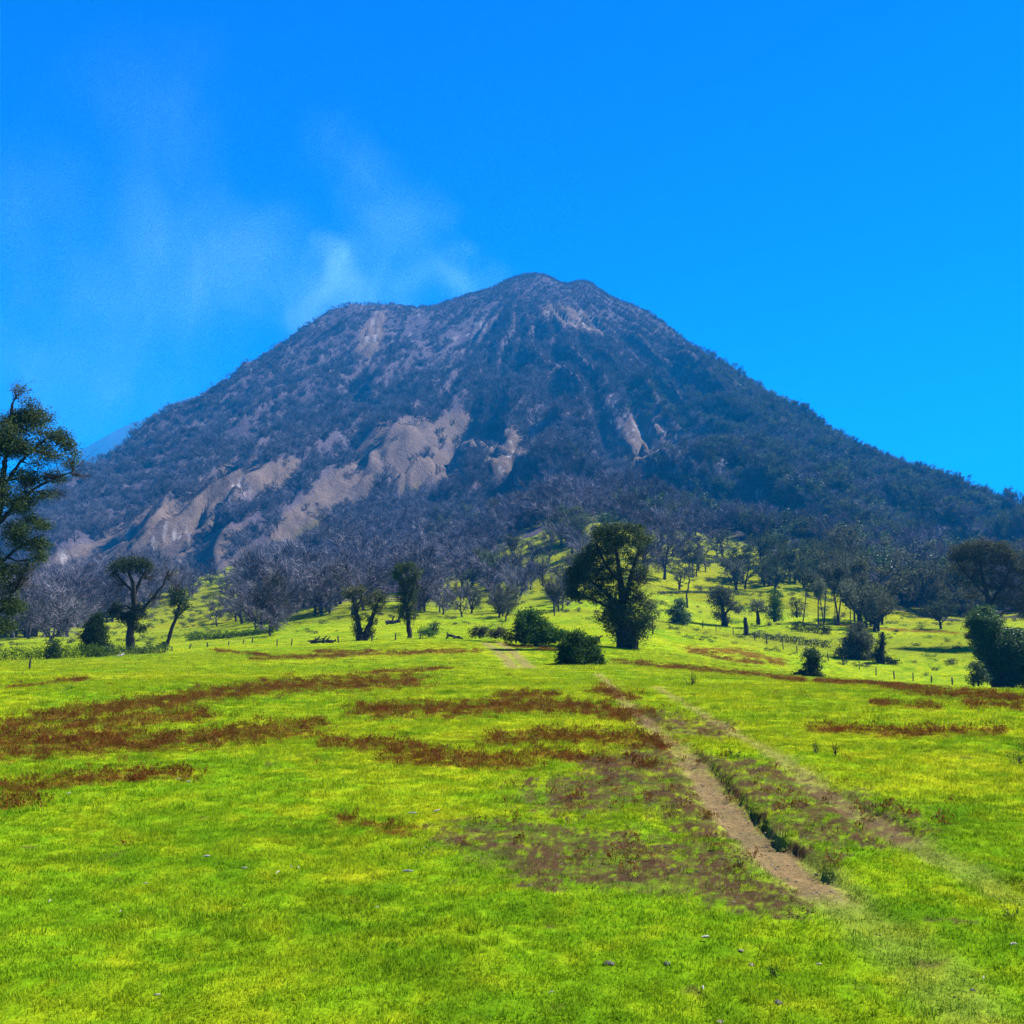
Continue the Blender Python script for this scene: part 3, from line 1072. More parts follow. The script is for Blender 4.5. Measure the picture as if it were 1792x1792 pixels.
# thin out far side beyond the crest
keep = RNG.uniform(size=len(x)) < dens * (0.45 + 0.55 * sstep(rr, 380, 700)) * np.where(rr > 900, 1.0, 0.9)
x, y, z, px, py, rr = [a[keep] for a in (x, y, z, px, py, rr)]
m = len(x)
rightness = sstep(px + 0.35 * (py - 700) + 130 * fbm(x / 90, y / 90, 281, 2), 1020, 1330)
sp = RNG.uniform(size=m)
pal = ells(px, py, PALE, 230)
kindsel = np.where(sp < 0.62 * rightness, 1, 0)          # 1 green, 0 bare
kindsel = np.where(RNG.uniform(size=m) < 0.45 * pal + 0.012, 2, kindsel)
hgt = (10.2 - 2.7 * sstep(rr, 550, 900) - 3.6 * sstep(rr, 950, 1450)) * RNG.uniform(0.6, 1.3, m) * (1 + 0.25 * rightness)
hgt = np.where(kindsel == 2, hgt * 0.75, hgt)
pts = np.stack([x, y, z - 0.2], 1)
for kk, nm, kind, lab in ((0, 'bare_forest', ['bare'], 'grey leafless forest covering the volcano slopes'),
                          (1, 'green_forest', ['dark', 'conif'], 'dark green forest mixed over the right flank of the volcano'),
                          (2, 'dead_forest', ['snag'], 'pale bleached dead trees scattered on the volcano')):
    s_ = kindsel == kk
    vs_ = [v[2] for kd in kind for v in VAR[kd]]
    k = s_.sum()
    wd = RNG.uniform(0.85, 1.3, k)
    if kk == 1:
        wd *= 1.15
    sc3 = np.stack([hgt[s_] / 10 * wd, hgt[s_] / 10 * wd, hgt[s_] / 10], 1)
    rot = np.stack([RNG.normal(size=k) * 0.06, RNG.normal(size=k) * 0.06, RNG.uniform(0, 6.28, k)], 1)
    scatter(nm, pts[s_], RNG.integers(0, len(vs_), k), rot, sc3, vs_, label=lab, cat='forest')

# --- undergrowth on the hillside pastures
def shrub_variant(seed, leaf):
    rng = np.random.default_rng(seed)
    b_ = Buf()
    cc = rng.normal(size=(14, 3)) * np.array([0.45, 0.45, 0.28]) + np.array([0, 0, 0.45])
    p = np.repeat(cc, 22, 0) + rng.normal(size=(308, 3)) * 0.16
    p[:, 2] = np.abs(p[:, 2])
    b_.leaves(p, 0.16, rng, aspect=0.6)
    return b_.mesh('shrub', [M[leaf]])


UV_ = [shrub_variant(560 + i, 'leaf_dark' if i < 2 else 'leaf_hedge' if i == 2 else 'twig_dark') for i in range(4)]
t = RNG.uniform(-0.55, 0.55, 26000)
r = np.sqrt(RNG.uniform(150 ** 2, 520 ** 2, 26000))
ux, uy = r * np.sin(t), r * np.cos(t)
uz = height(ux, uy)
upx, upy, _ = project(ux, uy, uz)
ugl = np.interp(upx, GREENLINE[:, 0], GREENLINE[:, 1])
kp = (upy > ugl - 10) & (RNG.uniform(size=len(t)) < np.clip(0.10 + 0.55 * fbm(ux / 18, uy / 18, 285, 3) + 0.10 * sstep(r, 220, 330), 0.015, 0.6))
ux, uy, uz, r = ux[kp], uy[kp], uz[kp], r[kp]
k = len(ux)
us = RNG.uniform(0.35, 1.35, k) * (0.6 + 0.5 * sstep(r, 200, 350))
scatter('undergrowth', np.stack([ux, uy, uz], 1), RNG.integers(0, 4, k), np.stack([np.zeros(k), np.zeros(k), RNG.uniform(0, 6.28, k)], 1),
        np.stack([us * 1.3, us * 1.3, us * 0.8], 1), UV_, label='low scrub dotted over the hillside pastures', cat='scrub')

# --- grass
def grass_variant(seed, nb, hgt_, spread, wid):
    rng = np.random.default_rng(seed)
    a = rng.uniform(0, 6.28, nb)
    rad = spread * np.sqrt(rng.uniform(0, 1, nb))
    bx, by = rad * np.cos(a), rad * np.sin(a)
    h = hgt_ * rng.uniform(0.45, 1.25, nb)
    az = rng.uniform(0, 6.28, nb)
    lean = rng.uniform(0.15, 0.95, nb) * h
    wx, wy = -np.sin(az) * wid / 2, np.cos(az) * wid / 2
    z0 = np.full(nb, -0.01)
    B = np.stack([bx, by, z0], 1)
    Wv = np.stack([wx, wy, z0 * 0], 1)
    Mid = B + np.stack([np.cos(az) * lean * 0.35, np.sin(az) * lean * 0.35, h * 0.6], 1)
    Tp = B + np.stack([np.cos(az) * lean, np.sin(az) * lean, h], 1)
    V = np.stack([B - Wv, B + Wv, Mid + Wv * 0.8, Mid - Wv * 0.8, Tp], 1).reshape(-1, 3)
    o = np.arange(nb)[:, None] * 5
    Fc = np.concatenate([o + np.array([[0, 1, 2]]), o + np.array([[0, 2, 3]]), o + np.array([[3, 2, 4]])])
    return mesh_np('grass_tuft', V, Fc, False, [M['blade']])


GV = [grass_variant(500 + i, 38, 0.027, 0.080, 0.0042) for i in range(6)] + [grass_variant(520 + i, 26, 0.055, 0.05, 0.0045) for i in range(2)]
bands = [(3.9, 7, 330, 1.0), (7, 13, 190, 1.15), (13, 24, 75, 1.6), (24, 48, 22, 2.6), (48, 110, 5.5, 4.2), (110, 230, 1.1, 7.0)]
P_, S_ = [], []
for r0, r1, dn, sz in bands:
    half = 0.56
    area = half * (r1 * r1 - r0 * r0)
    m = int(area * dn)
    t = RNG.uniform(-half, half, m)
    r = np.sqrt(RNG.uniform(r0 * r0, r1 * r1, m))
    P_.append(np.stack([r * np.sin(t), r * np.cos(t)], 1))
    S_.append(np.full(m, sz))
P_, S_ = np.concatenate(P_), np.concatenate(S_)
mm = meadow(P_[:, 0], P_[:, 1])
bare = np.clip(mm['dirt'] * 1.1 + mm['dead'] * 0.92 + mm['worn'] * 0.30, 0, 0.97)
kp = RNG.uniform(size=len(P_)) > bare
P_, S_ = P_[kp], S_[kp]
mm = {k: v[kp] for k, v in mm.items()}
tint = mixc(mm['col'], REDC * 1.1, np.where(RNG.uniform(size=len(P_)) < mm['red'] * 0.92, 0.9, 0.12 * mm['red']))
tint = mixc(tint, DEADC * 1.25, mm['dead'] * np.where(RNG.uniform(size=len(P_)) < 0.85, 1, 0.15))
tint = tint * RNG.uniform(0.76, 1.26, (len(P_), 1))
zz = height(P_[:, 0], P_[:, 1])
m = len(P_)
long_ = fbm(P_[:, 0] / 1.6, P_[:, 1] / 1.6, 291, 3)
gi_ = np.where((long_ > 0.28) & (RNG.uniform(size=m) < 0.5), RNG.integers(6, 8, m), RNG.integers(0, 6, m))
flatten = (1 - 0.55 * mm['worn']) * np.where(mm['dead'] > 0.5, 0.7, 1.0)
hs_ = np.minimum(S_, 3.0)
sc3 = np.stack([S_ * RNG.uniform(0.8, 1.25, m), S_ * RNG.uniform(0.8, 1.25, m), hs_ * RNG.uniform(0.7, 1.3, m) * flatten], 1)
rot = np.stack([RNG.normal(size=m) * 0.08, RNG.normal(size=m) * 0.08, RNG.uniform(0, 6.28, m)], 1)
scatter('grass', np.stack([P_[:, 0], P_[:, 1], zz], 1), gi_, rot, sc3, GV, tint, 'short bright yellow-green grass of the meadow', 'grass')

# --- red sorrel: thin upright stems with rusty seed heads
def sorrel_variant(seed):
    rng = np.random.default_rng(seed)
    b = Buf()
    for _ in range(9):
        a, rd = rng.uniform(0, 6.28), 0.10 * math.sqrt(rng.uniform())
        h = rng.uniform(0.05, 0.15)
        p0 = np.array([rd * math.cos(a), rd * math.sin(a), 0])
        p2 = p0 + np.array([rng.normal() * 0.03, rng.normal() * 0.03, h])
        b.tube(np.array([p0, (p0 + p2) / 2 + rng.normal(size=3) * 0.004, p2]), [0.002, 0.0018, 0.001], 3)
        k = 7
        q = p2 - np.array([0, 0, 1]) * rng.uniform(0, h * 0.45, (k, 1)) + rng.normal(size=(k, 3)) * 0.008
        b.leaves(q, 0.022, rng, aspect=0.5)
    return b.mesh('sorrel', [M['blade']])


SV = [sorrel_variant(540 + i) for i in range(4)]
P_, S_ = [], []
for r0, r1, dn, sz in [(9, 20, 60, 1.0), (20, 40, 26, 1.25), (40, 130, 6, 1.9)]:
    m = int(0.56 * (r1 * r1 - r0 * r0) * dn)
    t = RNG.uniform(-0.56, 0.56, m)
    r = np.sqrt(RNG.uniform(r0 * r0, r1 * r1, m))
    P_.append(np.stack([r * np.sin(t), r * np.cos(t)], 1))
    S_.append(np.full(m, sz))
P_, S_ = np.concatenate(P_), np.concatenate(S_)
mm = meadow(P_[:, 0], P_[:, 1])
kp = RNG.uniform(size=len(P_)) < np.clip(mm['red'] ** 1.3 * 0.52 + mm['dead'] * 0.05 + 0.002, 0, 1) * (1 - mm['dirt'])
P_, S_ = P_[kp], S_[kp]
m = len(P_)
tint = REDC * RNG.uniform(0.7, 1.5, (m, 1)) * np.stack([RNG.uniform(0.9, 1.25, m), RNG.uniform(0.8, 1.6, m), np.ones(m)], 1)
scatter('red_sorrel', np.stack([P_[:, 0], P_[:, 1], height(P_[:, 0], P_[:, 1])], 1), RNG.integers(0, 4, m),
        np.stack([RNG.normal(size=m) * 0.1, RNG.normal(size=m) * 0.1, RNG.uniform(0, 6.28, m)], 1),
        np.stack([S_, S_, np.minimum(S_, 1.4) * RNG.uniform(0.6, 1.2, m)], 1), SV, tint, 'rust red sorrel stems in long patches across the meadow', 'weeds')

# ------------------------------------------------------------------ single trees and bushes
T = photo_plant
T('edge_tree', 'tall half-bare tree at the left edge, its branches against the sky', 'tree', (-34, 1165), 70,
  [[(-34, 1170, 24), (-32, 1080, 18), (-28, 980, 15), (-22, 900, 13), (-16, 830, 10), (-14, 760, 7), (-8, 690, 4)], [(-24, 920, 9), (5, 880, 7), (35, 848, 5), (70, 825, 3.5), (98, 812, 2)],
   [(-18, 850, 7), (10, 800, 5), (40, 765, 4), (60, 745, 2.5)], [(-28, 1000, 7), (5, 965, 5), (35, 940, 3), (55, 930, 2)], [(-30, 1100, 7), (0, 1060, 4), (15, 1030, 3)], [(-16, 790, 5), (5, 730, 4), (30, 705, 2.5)]],
  [(35, 712, 26, 17), (5, 722, 24, 22), (72, 742, 20, 12), (85, 762, 16, 12), (45, 765, 22, 13, .7), (10, 775, 26, 16), (70, 822, 18, 8), (20, 828, 26, 16), (95, 795, 14, 16, .5), (40, 800, 22, 12, .5), (15, 880, 24, 16),
   (35, 905, 16, 9), (52, 915, 14, 8), (48, 950, 16, 13), (50, 972, 14, 8), (10, 925, 24, 16), (-20, 760, 40, 40), (-40, 860, 40, 50), (8, 1000, 18, 14, .7), (5, 1060, 18, 18), (20, 1062, 14, 9), (2, 1095, 16, 14), (-40, 1000, 40, 50), (40, 742, 30, 14, .6), (62, 785, 24, 12, .6), (28, 862, 26, 13, .6), (58, 862, 18, 10, .5), (22, 945, 24, 14, .7), (32, 985, 18, 12, .6), (8, 1030, 18, 16, .7), (2, 672, 13, 13, .5), (20, 690, 18, 12, .6), (100, 770, 12, 12, .5)],
  'leaf_dark', leaf_px=3.3, soft=1.5, clump=1.4, bare=[(95, 790, 22, 24), (70, 775, 28, 24), (55, 815, 28, 16), (0, 662, 14, 16), (15, 850, 22, 18), (110, 815, 12, 10), (20, 1010, 24, 20), (85, 850, 16, 14), (30, 990, 18, 20)], dens=0.8, seed=1)
T('forked_tree', 'dark forked tree with a flat crown rising over the left grey wood', 'tree', (228, 1134), 122,
  [[(228, 1136, 15), (227, 1105, 12), (231, 1060, 10), (229, 1025, 8), (220, 1000, 4)], [(230, 1045, 7), (240, 1015, 5), (248, 998, 3)], [(240, 1075, 7), (262, 1045, 5), (277, 1025, 3.5), (288, 995, 2)], [(228, 1035, 5), (208, 1015, 4), (196, 1000, 2.5)], [(226, 1090, 5), (208, 1070, 4)]],
  [(225, 983, 26, 9), (204, 993, 18, 10), (247, 988, 16, 10), (192, 1003, 10, 9, .7), (233, 998, 20, 8, .7), (236, 1070, 18, 13), (226, 1086, 13, 11), (206, 1062, 10, 8), (198, 1072, 9, 10), (240, 1100, 14, 8), (212, 1078, 10, 8)],
  'leaf_dark', leaf_px=3, bare=[(287, 1003, 15, 18), (258, 1005, 15, 14), (270, 1045, 14, 12), (205, 1020, 12, 14)], seed=2)
T('cypress_bush', 'black-green upright conifer bush in front of the forked tree', 'bush', (166, 1157), 108, [[(168, 1160, 8), (167, 1120, 6), (165, 1085, 3)]],
  [(166, 1083, 12, 10), (164, 1098, 18, 13), (163, 1114, 23, 14), (164, 1130, 24, 13), (169, 1146, 13, 10)], 'leaf_conifer', leaf_px=2.6, dens=1.7, clump=1.6, seed=3)
T('hedge_shrub', 'small rounded shrub standing in the hedge, between edge tree and conifer bush', 'bush', (92, 1160), 105, [[(92, 1162, 4), (92, 1130, 2)]],
  [(92, 1128, 11, 11), (92, 1145, 15, 12)], 'leaf_ivy', leaf_px=2.6, dens=1.3, seed=4)
T('leaning_tree', 'thin leaning tree just right of the forked tree', 'tree', (290, 1129), 128, [[(290, 1131, 7), (298, 1105, 6), (306, 1080, 5), (312, 1050, 3), (305, 1032, 2)], [(306, 1080, 4), (325, 1062, 2)]],
  [(311, 1042, 15, 13), (298, 1036, 9, 10, .6), (318, 1060, 12, 8), (304, 1056, 10, 8), (308, 1075, 8, 7), (285, 1128, 9, 4)], 'leaf_dark', leaf_px=2.8, bare=[(305, 1025, 12, 14)], seed=5)
T('misty_tree', 'grey half-bare tree with a broad misty crown before the dense wood', 'tree', (475, 1103), 175, [[(475, 1105, 8), (474, 1080, 6), (473, 1050, 4), (470, 1020, 2)], [(474, 1080, 5), (492, 1050, 3), (498, 1025, 2)], [(474, 1075, 4), (455, 1050, 3), (448, 1030, 2)]],
  [(475, 1030, 30, 26, .5), (462, 1058, 24, 16, .5), (490, 1060, 20, 16, .5), (470, 1078, 18, 10, .7)], 'leaf_grey', leaf_px=2.4, bare=[(475, 1015, 34, 24), (455, 1045, 22, 22), (498, 1040, 20, 24), (475, 1060, 24, 18)], seed=6)
T('twin_trunk_tree', 'dark tree with two spreading trunks in a V, on the meadow edge', 'tree', (632, 1122), 122,
  [[(630, 1124, 16), (627, 1095, 9), (622, 1065, 6), (614, 1040, 3)], [(636, 1124, 16), (645, 1098, 9), (652, 1075, 6), (660, 1052, 3)], [(622, 1068, 4), (632, 1045, 2)]],
  [(611, 1034, 12, 10), (606, 1044, 8, 7), (628, 1033, 11, 9), (634, 1044, 9, 9, .7), (656, 1042, 14, 8), (668, 1050, 9, 9), (645, 1056, 10, 9), (622, 1060, 9, 10), (655, 1066, 10, 9), (650, 1085, 8, 12), (625, 1085, 8, 12), (626, 1105, 10, 11), (643, 1108, 11, 11), (664, 1062, 8, 6)],
  'leaf_olive', leaf_px=2.6, seed=7)
T('plume_tree', 'tall narrow dark tree with a plume-like crown right of the twin-trunk tree', 'tree', (716, 1116), 124,
  [[(717, 1118, 9), (715, 1092, 8), (711, 1065, 6), (706, 1030, 4), (700, 1005, 2)], [(711, 1065, 4), (722, 1030, 3), (728, 1005, 2)]],
  [(698, 997, 16, 9), (714, 992, 15, 8), (690, 1008, 12, 10), (722, 1004, 16, 12, .7), (708, 1018, 15, 12), (722, 1026, 13, 14, .7), (704, 1040, 11, 12), (716, 1048, 12, 14), (711, 1066, 12, 12), (719, 1080, 10, 10), (704, 1078, 8, 10)],
  'leaf_dark', leaf_px=2.6, bare=[(722, 1010, 18, 24), (700, 1050, 12, 12), (725, 1060, 10, 14)], seed=8)
T('round_bush', 'large round green bush with a trailing right shoulder beside the far track', 'bush', (938, 1127), 92, [[(938, 1130, 8), (932, 1095, 4)]],
  [(926, 1083, 23, 18), (916, 1095, 16, 18), (940, 1098, 24, 18), (955, 1110, 26, 16), (978, 1112, 16, 13), (935, 1115, 30, 12)], 'leaf_green', leaf_px=3.2, dens=1.25, clump=1.2, seed=9)
T('low_bush', 'low dark bush leaning against the left foot of the large round bush', 'bush', (903, 1124), 91, [[(903, 1126, 3), (903, 1112, 2)]], [(903, 1110, 16, 10), (890, 1117, 10, 7), (912, 1118, 10, 7)], 'leaf_dark', leaf_px=2.8, seed=10)
T('dome_bush', 'dome-shaped glossy green bush in the meadow, nearest the wheel track', 'bush', (1015, 1168), 74, [[(1015, 1170, 9), (1013, 1140, 5)]],
  [(1010, 1122, 22, 16), (997, 1138, 22, 20), (1032, 1135, 20, 20), (1015, 1145, 34, 20), (1042, 1153, 14, 14), (988, 1155, 13, 13), (1018, 1158, 36, 10), (1012, 1108, 9, 5, .6)], 'leaf_green', leaf_px=3.4, dens=1.25, clump=1.2, seed=11)
T('great_tree', 'largest dark tree at the centre, ivy-clad foot and lobed crown', 'tree', (1092, 1134), 104,
  [[(1098, 1140, 46), (1096, 1120, 36), (1094, 1090, 24), (1091, 1060, 14), (1089, 1030, 11), (1085, 990, 8), (1080, 955, 4)], [(1093, 1055, 9), (1103, 1020, 8), (1113, 985, 6), (1124, 950, 3)], [(1090, 1070, 9), (1065, 1040, 7), (1040, 1020, 5), (1018, 1005, 3)], [(1092, 1030, 6), (1060, 985, 4), (1048, 960, 3)],
   [(1088, 1075, 6), (1050, 1055, 4), (1015, 1040, 3)]],
  [(1056, 928, 18, 11), (1082, 922, 18, 9), (1110, 928, 20, 10), (1130, 940, 13, 11), (1046, 940, 13, 10), (1072, 940, 20, 10), (1100, 945, 20, 10), (1120, 955, 13, 8, .7), (1062, 962, 18, 12), (1085, 965, 16, 10, .7), (1042, 972, 15, 12), (1028, 985, 15, 13), (1014, 1000, 15, 13), (1006, 1020, 12, 14),
   (1025, 1015, 14, 14), (1000, 1042, 9, 10), (1044, 995, 14, 12), (1068, 985, 15, 11), (1080, 1000, 15, 12, .8), (1066, 1012, 15, 12), (1050, 1030, 13, 11, .8), (1040, 1048, 12, 10), (1122, 1000, 13, 14, .6), (1130, 1015, 10, 12, .5), (1110, 1020, 12, 12, .5), (1085, 1030, 14, 12, .8),
   (1105, 975, 18, 14, .6), (1092, 1000, 18, 14, .6), (1100, 1030, 18, 14, .6), (1052, 1010, 18, 14, .8), (1075, 950, 24, 12, .8), (1030, 1035, 14, 12, .8), (1012, 1045, 10, 10), (1065, 1040, 16, 12, .8), (1020, 982, 20, 15), (1008, 1008, 18, 17), (1003, 1034, 13, 14), (1038, 960, 16, 11), (1078, 1060, 26, 18), (1110, 1050, 20, 16, .8), (1130, 1065, 14, 16, .8), (1072, 1082, 26, 16), (1100, 1080, 30, 20), (1128, 1088, 14, 14), (1085, 1102, 26, 16), (1112, 1104, 22, 16), (1098, 1120, 24, 11)],
  'leaf_dark', leaf_px=3.0, soft=1.25, bare=[(1125, 1010, 18, 18), (1112, 1030, 16, 14), (1125, 970, 14, 14), (1062, 1045, 18, 14), (1135, 1045, 14, 14)], dens=1.05, seed=12)
T('foot_shrub', 'small leafy shrub clinging to the right side of the largest tree', 'bush', (1142, 1108), 112, [[(1142, 1110, 3), (1142, 1080, 2)]], [(1140, 1060, 12, 12, .7), (1146, 1078, 12, 12, .7), (1140, 1095, 10, 10, .7)], 'leaf_grey', leaf_px=2.6, seed=13)
T('teardrop_bush', 'dark teardrop-shaped bush right of the largest tree', 'bush', (1187, 1101), 190, [[(1185, 1103, 9), (1187, 1070, 4)]], [(1190, 1058, 12, 11), (1186, 1072, 17, 13), (1188, 1088, 17, 11), (1180, 1095, 11, 8), (1200, 1082, 10, 10)], 'leaf_ivy', leaf_px=2.4, dens=1.4, clump=1.3, seed=14)
T('dead_sapling', 'crooked dead sapling, a bare stem above the teardrop-shaped bush', 'tree', (1203, 1062), 215, [[(1203, 1064, 3.5), (1202, 1040, 3), (1206, 1022, 2.2), (1207, 1012, 1.6), (1204, 1002, 1)], [(1206, 1022, 2), (1209, 1010, 1)]], [], 'leaf_grey', bark='bark_grey', seed=15)
T('grey_round_tree', 'grey-green rounded tree standing right of the teardrop-shaped bush', 'tree', (1268, 1093), 205, [[(1268, 1095, 12), (1267, 1075, 8), (1264, 1050, 4)], [(1267, 1078, 5), (1282, 1060, 3)]],
  [(1258, 1034, 15, 11), (1270, 1042, 16, 12), (1250, 1050, 12, 12), (1282, 1058, 14, 11), (1265, 1056, 16, 12), (1290, 1066, 9, 8), (1260, 1075, 14, 9), (1272, 1084, 12, 9)], 'leaf_grey', leaf_px=2.4, seed=16)
T('umbrella_tree', 'small grey tree with a flat umbrella crown beside the bare stump', 'tree', (1327, 1091), 205, [[(1327, 1093, 8), (1326, 1072, 5)]], [(1327, 1058, 14, 9), (1318, 1066, 10, 8), (1337, 1066, 9, 8)], 'leaf_grey', leaf_px=2.4, seed=17)
T('oval_bush', 'bright-topped oval green bush right of the small umbrella tree', 'bush', (1356, 1086), 212, [[(1356, 1088, 6), (1356, 1055, 3)]], [(1357, 1042, 11, 9), (1357, 1054, 13, 11), (1356, 1068, 14, 11), (1355, 1079, 16, 8)], 'leaf_green', leaf_px=2.2, dens=1.3, clump=1.3, seed=18)
T('pale_shrub', 'small grey-green double-lobed shrub right of the oval green bush', 'bush', (1395, 1079), 222, [[(1395, 1081, 4), (1394, 1060, 2)]], [(1393, 1056, 11, 8), (1390, 1072, 9, 7), (1402, 1072, 9, 7)], 'leaf_grey', leaf_px=2.2, seed=19)
T('ivy_stump', 'ivy-covered stump like a dark head on shoulders, alone before the fence', 'bush', (1414, 1190), 101, [[(1420, 1192, 14), (1421, 1160, 10), (1420, 1145, 6)]], [(1419, 1143, 11, 8), (1421, 1153, 15, 10), (1422, 1165, 14, 11), (1405, 1181, 17, 8), (1420, 1180, 18, 9), (1432, 1186, 12, 5)], 'leaf_ivy', leaf_px=2.8, dens=1.4, clump=1.4, seed=20)
T('mound_bush', 'big mound-shaped bush behind the fence, left of the broken snag', 'bush', (1500, 1155), 163, [[(1502, 1157, 12), (1502, 1120, 5)]], [(1503, 1099, 11, 8), (1500, 1110, 16, 11), (1514, 1118, 13, 12), (1490, 1124, 16, 12), (1504, 1128, 22, 14), (1486, 1142, 20, 11), (1505, 1146, 24, 10)], 'leaf_grey', leaf_px=2.8, dens=1.3, clump=1.3, seed=21)
T('broken_snag', 'broken ivy-clad snag, a leaning dark spike behind the fence', 'stump', (1543, 1160), 160, [[(1541, 1163, 16), (1543, 1140, 10), (1546, 1120, 6), (1548, 1106, 3)]], [(1547, 1112, 4, 5), (1544, 1126, 7, 7), (1540, 1140, 9, 8), (1533, 1150, 9, 7), (1548, 1153, 12, 7), (1562, 1158, 10, 4)], 'leaf_conifer', leaf_px=2.6, dens=1.2, clump=1.4, seed=22)
T('ivy_giant', 'huge black ivy-draped mass with a rounded head at the right edge', 'bush', (1760, 1203), 128, [[(1755, 1206, 36), (1745, 1150, 28), (1735, 1100, 22), (1732, 1075, 14)], [(1810, 1206, 30), (1815, 1130, 20)]],
  [(1731, 1074, 22, 13), (1722, 1086, 19, 14), (1740, 1090, 22, 14), (1716, 1100, 15, 12), (1735, 1106, 26, 14), (1762, 1112, 26, 12), (1790, 1116, 28, 14), (1726, 1122, 18, 18), (1755, 1130, 34, 18), (1795, 1140, 36, 22), (1735, 1145, 22, 20), (1770, 1160, 38, 22), (1750, 1178, 30, 18), (1790, 1185, 36, 18), (1840, 1130, 40, 40), (1850, 1175, 40, 28), (1708, 1112, 8, 5)],
  'leaf_ivy', leaf_px=3.0, dens=1.4, clump=1.3, seed=23)
T('corner_shrub', 'small round shrub at the foot of the huge ivy mass', 'bush', (1712, 1199), 122, [[(1712, 1201, 4), (1711, 1175, 2)]], [(1709, 1166, 11, 9), (1712, 1178, 14, 10), (1704, 1189, 13, 8), (1722, 1190, 12, 8)], 'leaf_ivy', leaf_px=2.6, dens=1.2, seed=24)
T('canopy_tree', 'broad airy olive-green tree towering at the right behind the ivy mass', 'tree', (1742, 1116), 192, [[(1742, 1118, 13), (1738, 1080, 10), (1732, 1040, 8), (1726, 1000, 5), (1722, 970, 3)], [(1735, 1060, 6), (1762, 1020, 4), (1775, 985, 3)], [(1733, 1045, 5), (1705, 1010, 4), (1690, 985, 2.5)]],
  [(1722, 953, 30, 9), (1698, 960, 22, 9), (1750, 960, 26, 10), (1685, 975, 18, 10), (1715, 972, 28, 11), (1772, 975, 24, 12), (1745, 982, 28, 12), (1690, 992, 20, 10, .8), (1720, 996, 26, 11, .8), (1790, 995, 24, 16), (1758, 1005, 26, 12, .8), (1705, 1015, 22, 10, .7), (1735, 1022, 24, 12, .7), (1780, 1025, 26, 14, .8), (1760, 1050, 26, 16, .7), (1800, 1060, 26, 24), (1710, 1040, 18, 12, .6), (1715, 1075, 18, 16, .7)],
  'leaf_olive', leaf_px=2.8, bare=[(1715, 1005, 30, 22), (1755, 1025, 28, 20)], dens=1.0, seed=25)
for i, (bx, by, r, lab) in enumerate([(838, 1114, 108, 'dark brush clump with a rounded top left of the far track'), (868, 1116, 106, 'small brush clump between the far track and the large round bush'), (750, 1113, 118, 'small low shrub right of the plume-crowned tree')]):
    T('brush_clump', lab, 'bush', (bx, by), r, [[(bx, by + 1, 2), (bx, by - 8, 1.5)]], [(bx - 8, by - 8, 11, 7), (bx + 6, by - 10, 11, 8), (bx, by - 5, 16, 5)], 'leaf_olive' if i < 2 else 'leaf_green', leaf_px=2.6, dens=1.0, seed=40 + i, bare=[(bx + 8, by - 12, 8, 6)])


def hill_spot(px, py):
    h = hit(px, py)
    return None if h is None else (h[0], h[1], hz(h[0], h[1]), h[2])


def place_tree(name, label, group, px, py, hpx, kind, rng, wide=1.0):
    s_ = hill_spot(px, py)
    if s_ is None:
        return
    X, Y, Z, r = s_
    hm = hpx * 1.15 * Y / F
    tm, cm, _ = VAR[kind][rng.integers(len(VAR[kind]))]
    root = obj(name, None, None, (X, Y, Z - 0.15), rng.uniform(0, 6.28))
    k = hm / 10
    w_ = k * wide * rng.uniform(0.85, 1.25)
    root.scale = (w_, w_, k)
    root.rotation_euler = (rng.normal() * 0.05, rng.normal() * 0.05, rng.uniform(0, 6.28))
    tag(root, label, 'tree', group)
    PLACED.append((root, px, py, ('tall ' if hpx > 68 else 'small ' if hpx < 48 else '') * (kind != 'tall') + LOOK[kind]))
    obj('trunk', tm, root)
    obj('crown', cm, root)


LANDMARKS = [(40, 800, 'the tall tree at the left edge'), (166, 1115, 'the black conifer bush'), (228, 1060, 'the forked tree'), (305, 1080, 'the thin leaning tree'), (475, 1050, 'the misty-crowned tree'),
             (640, 1075, 'the twin-trunk tree'), (712, 1050, 'the plume-crowned tree'), (850, 1105, 'the far track'), (930, 1095, 'the large round bush'), (1070, 1010, 'the largest tree'), (1187, 1075, 'the teardrop bush'),
             (1268, 1055, 'the grey rounded tree'), (1327, 1070, 'the umbrella tree'), (1357, 1060, 'the oval bush'), (1395, 1065, 'the double-lobed shrub'), (1503, 1125, 'the mound-shaped bush'), (1545, 1130, 'the broken snag'),
             (1735, 1120, 'the ivy mass'), (1725, 990, 'the airy olive tree')]
ORD = ['nearest', 'second', 'third', 'fourth', 'fifth', 'sixth', 'seventh', 'eighth', 'ninth', 'tenth', 'eleventh', 'twelfth', 'thirteenth', 'fourteenth', 'fifteenth', 'sixteenth', 'seventeenth', 'eighteenth', 'nineteenth', 'twentieth']
PLACED = []


def name_placed():
    # each tree is told apart by its look and its order from the closest thing one can find
    bins = {}
    for (o, px, py, look) in PLACED:
        d = [(math.hypot(px - a, (py - b) * 1.3), a, b, t) for a, b, t in LANDMARKS]
        dist, a, b, t = min(d)
        dx, dy = px - a, py - b
        way = ('left of' if dx < 0 else 'right of') if abs(dx) > abs(dy) * 0.8 else ('upslope of' if dy < 0 else 'below')
        bins.setdefault((look, way, t), []).append((dist, o))
    for (look, way, t), lst in bins.items():
        lst.sort(key=lambda q: q[0])
        for k_, (_, o) in enumerate(lst):
            o['label'] = '%s, %s one %s %s' % (look, ORD[k_] if k_ < len(ORD) else '%dth' % (k_ + 1), way, t) if len(lst) > 1 else '%s, only one %s %s' % (look, way, t)


